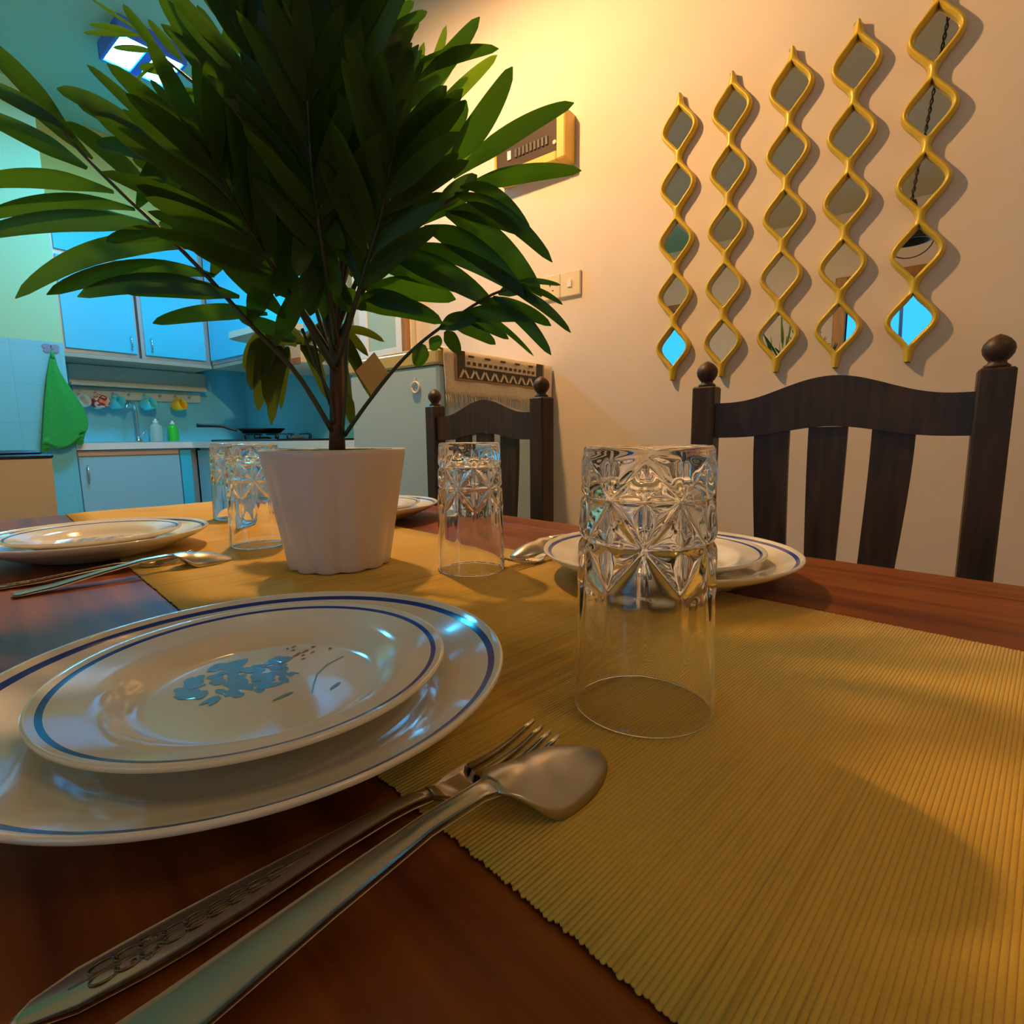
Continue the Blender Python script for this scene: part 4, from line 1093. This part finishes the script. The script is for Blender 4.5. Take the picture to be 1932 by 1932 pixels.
mb = MB(); mb.box((.145, 2.74, Z(.555)), (.159, 3.28, Z(.59)), b=.002); mb.box((.145, 3.25, Z(.59)), (.159, 3.28, Z(.725)), b=.002); mb.build('wood_edge', m_wood, hd)
mb = MB(); mb.box((.24, 3.24, Z(.766)), (.56, 3.33, Z(.95)), b=.003); mb.build('wood_side', m_wood, hd)
wc = thing('tall_wall_cabinet', 'white blue wall cabinet right of the range hood, behind the palm trunk', 'cabinet', (1.67, 0, 0))
MB().box((.016, 2.34, Z(.70)), (.44, 3.20, Z(1.505)), b=.003).build('body', m_cabf, wc)
for (a, b) in ((2.80, 3.17), (2.37, 2.77)): MB().box((.0, a, Z(.72)), (.015, b, Z(1.49)), b=.002).build('door', m_cab, wc)
gc = thing('glass_cabinet', 'small wall cabinet with frosted green glass door above the refrigerator', 'cabinet', (1.67, 0, 0))
MB().box((.02, 1.885, Z(.52)), (.44, 2.30, Z(1.05)), b=.003).build('body', m_cream, gc)
mb = MB()
for (a, b, c, d) in ((2.17, 2.23, .53, 1.04), (1.925, 1.965, .53, 1.04), (1.965, 2.17, .53, .56), (1.965, 2.17, 1.01, 1.04)): mb.box((.0, a, Z(c)), (.019, b, Z(d)), b=.002)
d = mb.build('door', m_white, gc)
MB().box((.006, 1.963, Z(.558)), (.012, 2.172, Z(1.012))).build('glass_pane', m_glassgreen, d)
MB().box((-.004, 1.888, Z(.50)), (.019, 1.922, Z(1.05)), b=.002).build('wood_side', m_wood, gc)
# towel on its hook
hk = thing('towel_hook', 'grey butterfly shaped hook on the tiled partition', 'hook', (.815, 3.749, Z(.640)))
mb = MB()
for s_ in (-1, 1):
    for (cz, a, b) in ((.014, .020, .013), (-.008, .016, .010)):
        mb.prism([(s_ * .017 + a * math.cos(q), cz + b * math.sin(q)) for q in [2 * PI * i / 16 for i in range(16)]], .0, .004, mat=TO_XZ)
mb.build('butterfly', m_hook, hk)
MB().tube([(0, -.004, -.012), (0, -.018, -.020), (0, -.022, -.012)], .003, 6).build('prong', m_hook, hk)
mb = MB()
def tw(i, j):
    t = j / 30; a = 2 * PI * i / 48
    zt = .600 - .012; zz = zt - (.455) * t
    lft = -.012 - .085 * t ** 0.8; rgt = .012 + .105 * smooth01(0, .75, t) - .030 * smooth01(.78, 1, t)
    cx = (lft + rgt) / 2; hw_ = (rgt - lft) / 2
    yy = .012 + .018 * t
    fold = 1 + .16 * math.sin(a * 5 + t * 2)
    z = zz + (.02 * math.cos(a) * t) + .02 * t * math.sin(3 * a) * (t > .9)
    return (cx + hw_ * math.cos(a), -.020 - yy * (.6 + .4 * math.sin(a) * fold) - .002, z)
mb.grid(tw, 48, 31, wrapu=True)
mb.f.append([i * 31 + 30 for i in range(48)]); mb.m.append(0); mb.sm.append(False)
mb.f.append([i * 31 for i in range(48)][::-1]); mb.m.append(0); mb.sm.append(False)
mb.tube([(0, -.024, -.0 + .586), (0, -.026, .61), (0, -.022, .63)], [.012, .008, .004], 8)
tt = mb.build('hand_towel', m_towel, None, (.812, 3.748, TZ))
tag(tt, 'bright green hand towel hanging from the butterfly hook', 'towel')
# bin at the far left
bn = thing('storage_bin', 'tall beige bin with black lid at the left photo edge', 'bin', (.26, 2.9, 0))
mb = MB(); e = .275; q = .285
mb.add([(-e, -.2, 0), (e, -.2, 0), (e, .2, 0), (-e, .2, 0), (-q, -.21, Z(.084)), (q, -.21, Z(.084)), (q, .21, Z(.084)), (-q, .21, Z(.084))],
       [(3, 2, 1, 0), (4, 5, 6, 7), (0, 1, 5, 4), (1, 2, 6, 5), (2, 3, 7, 6), (3, 0, 4, 7)])
mb.build('bin_body', m_bin, bn)
mb = MB(); mb.box((-q - .006, -.216, Z(.085)), (q + .006, .216, Z(.102)), b=.006); mb.box((-q + .02, -.19, Z(.1)), (q - .02, .19, Z(.116)), b=.008); mb.build('lid', m_black, bn)
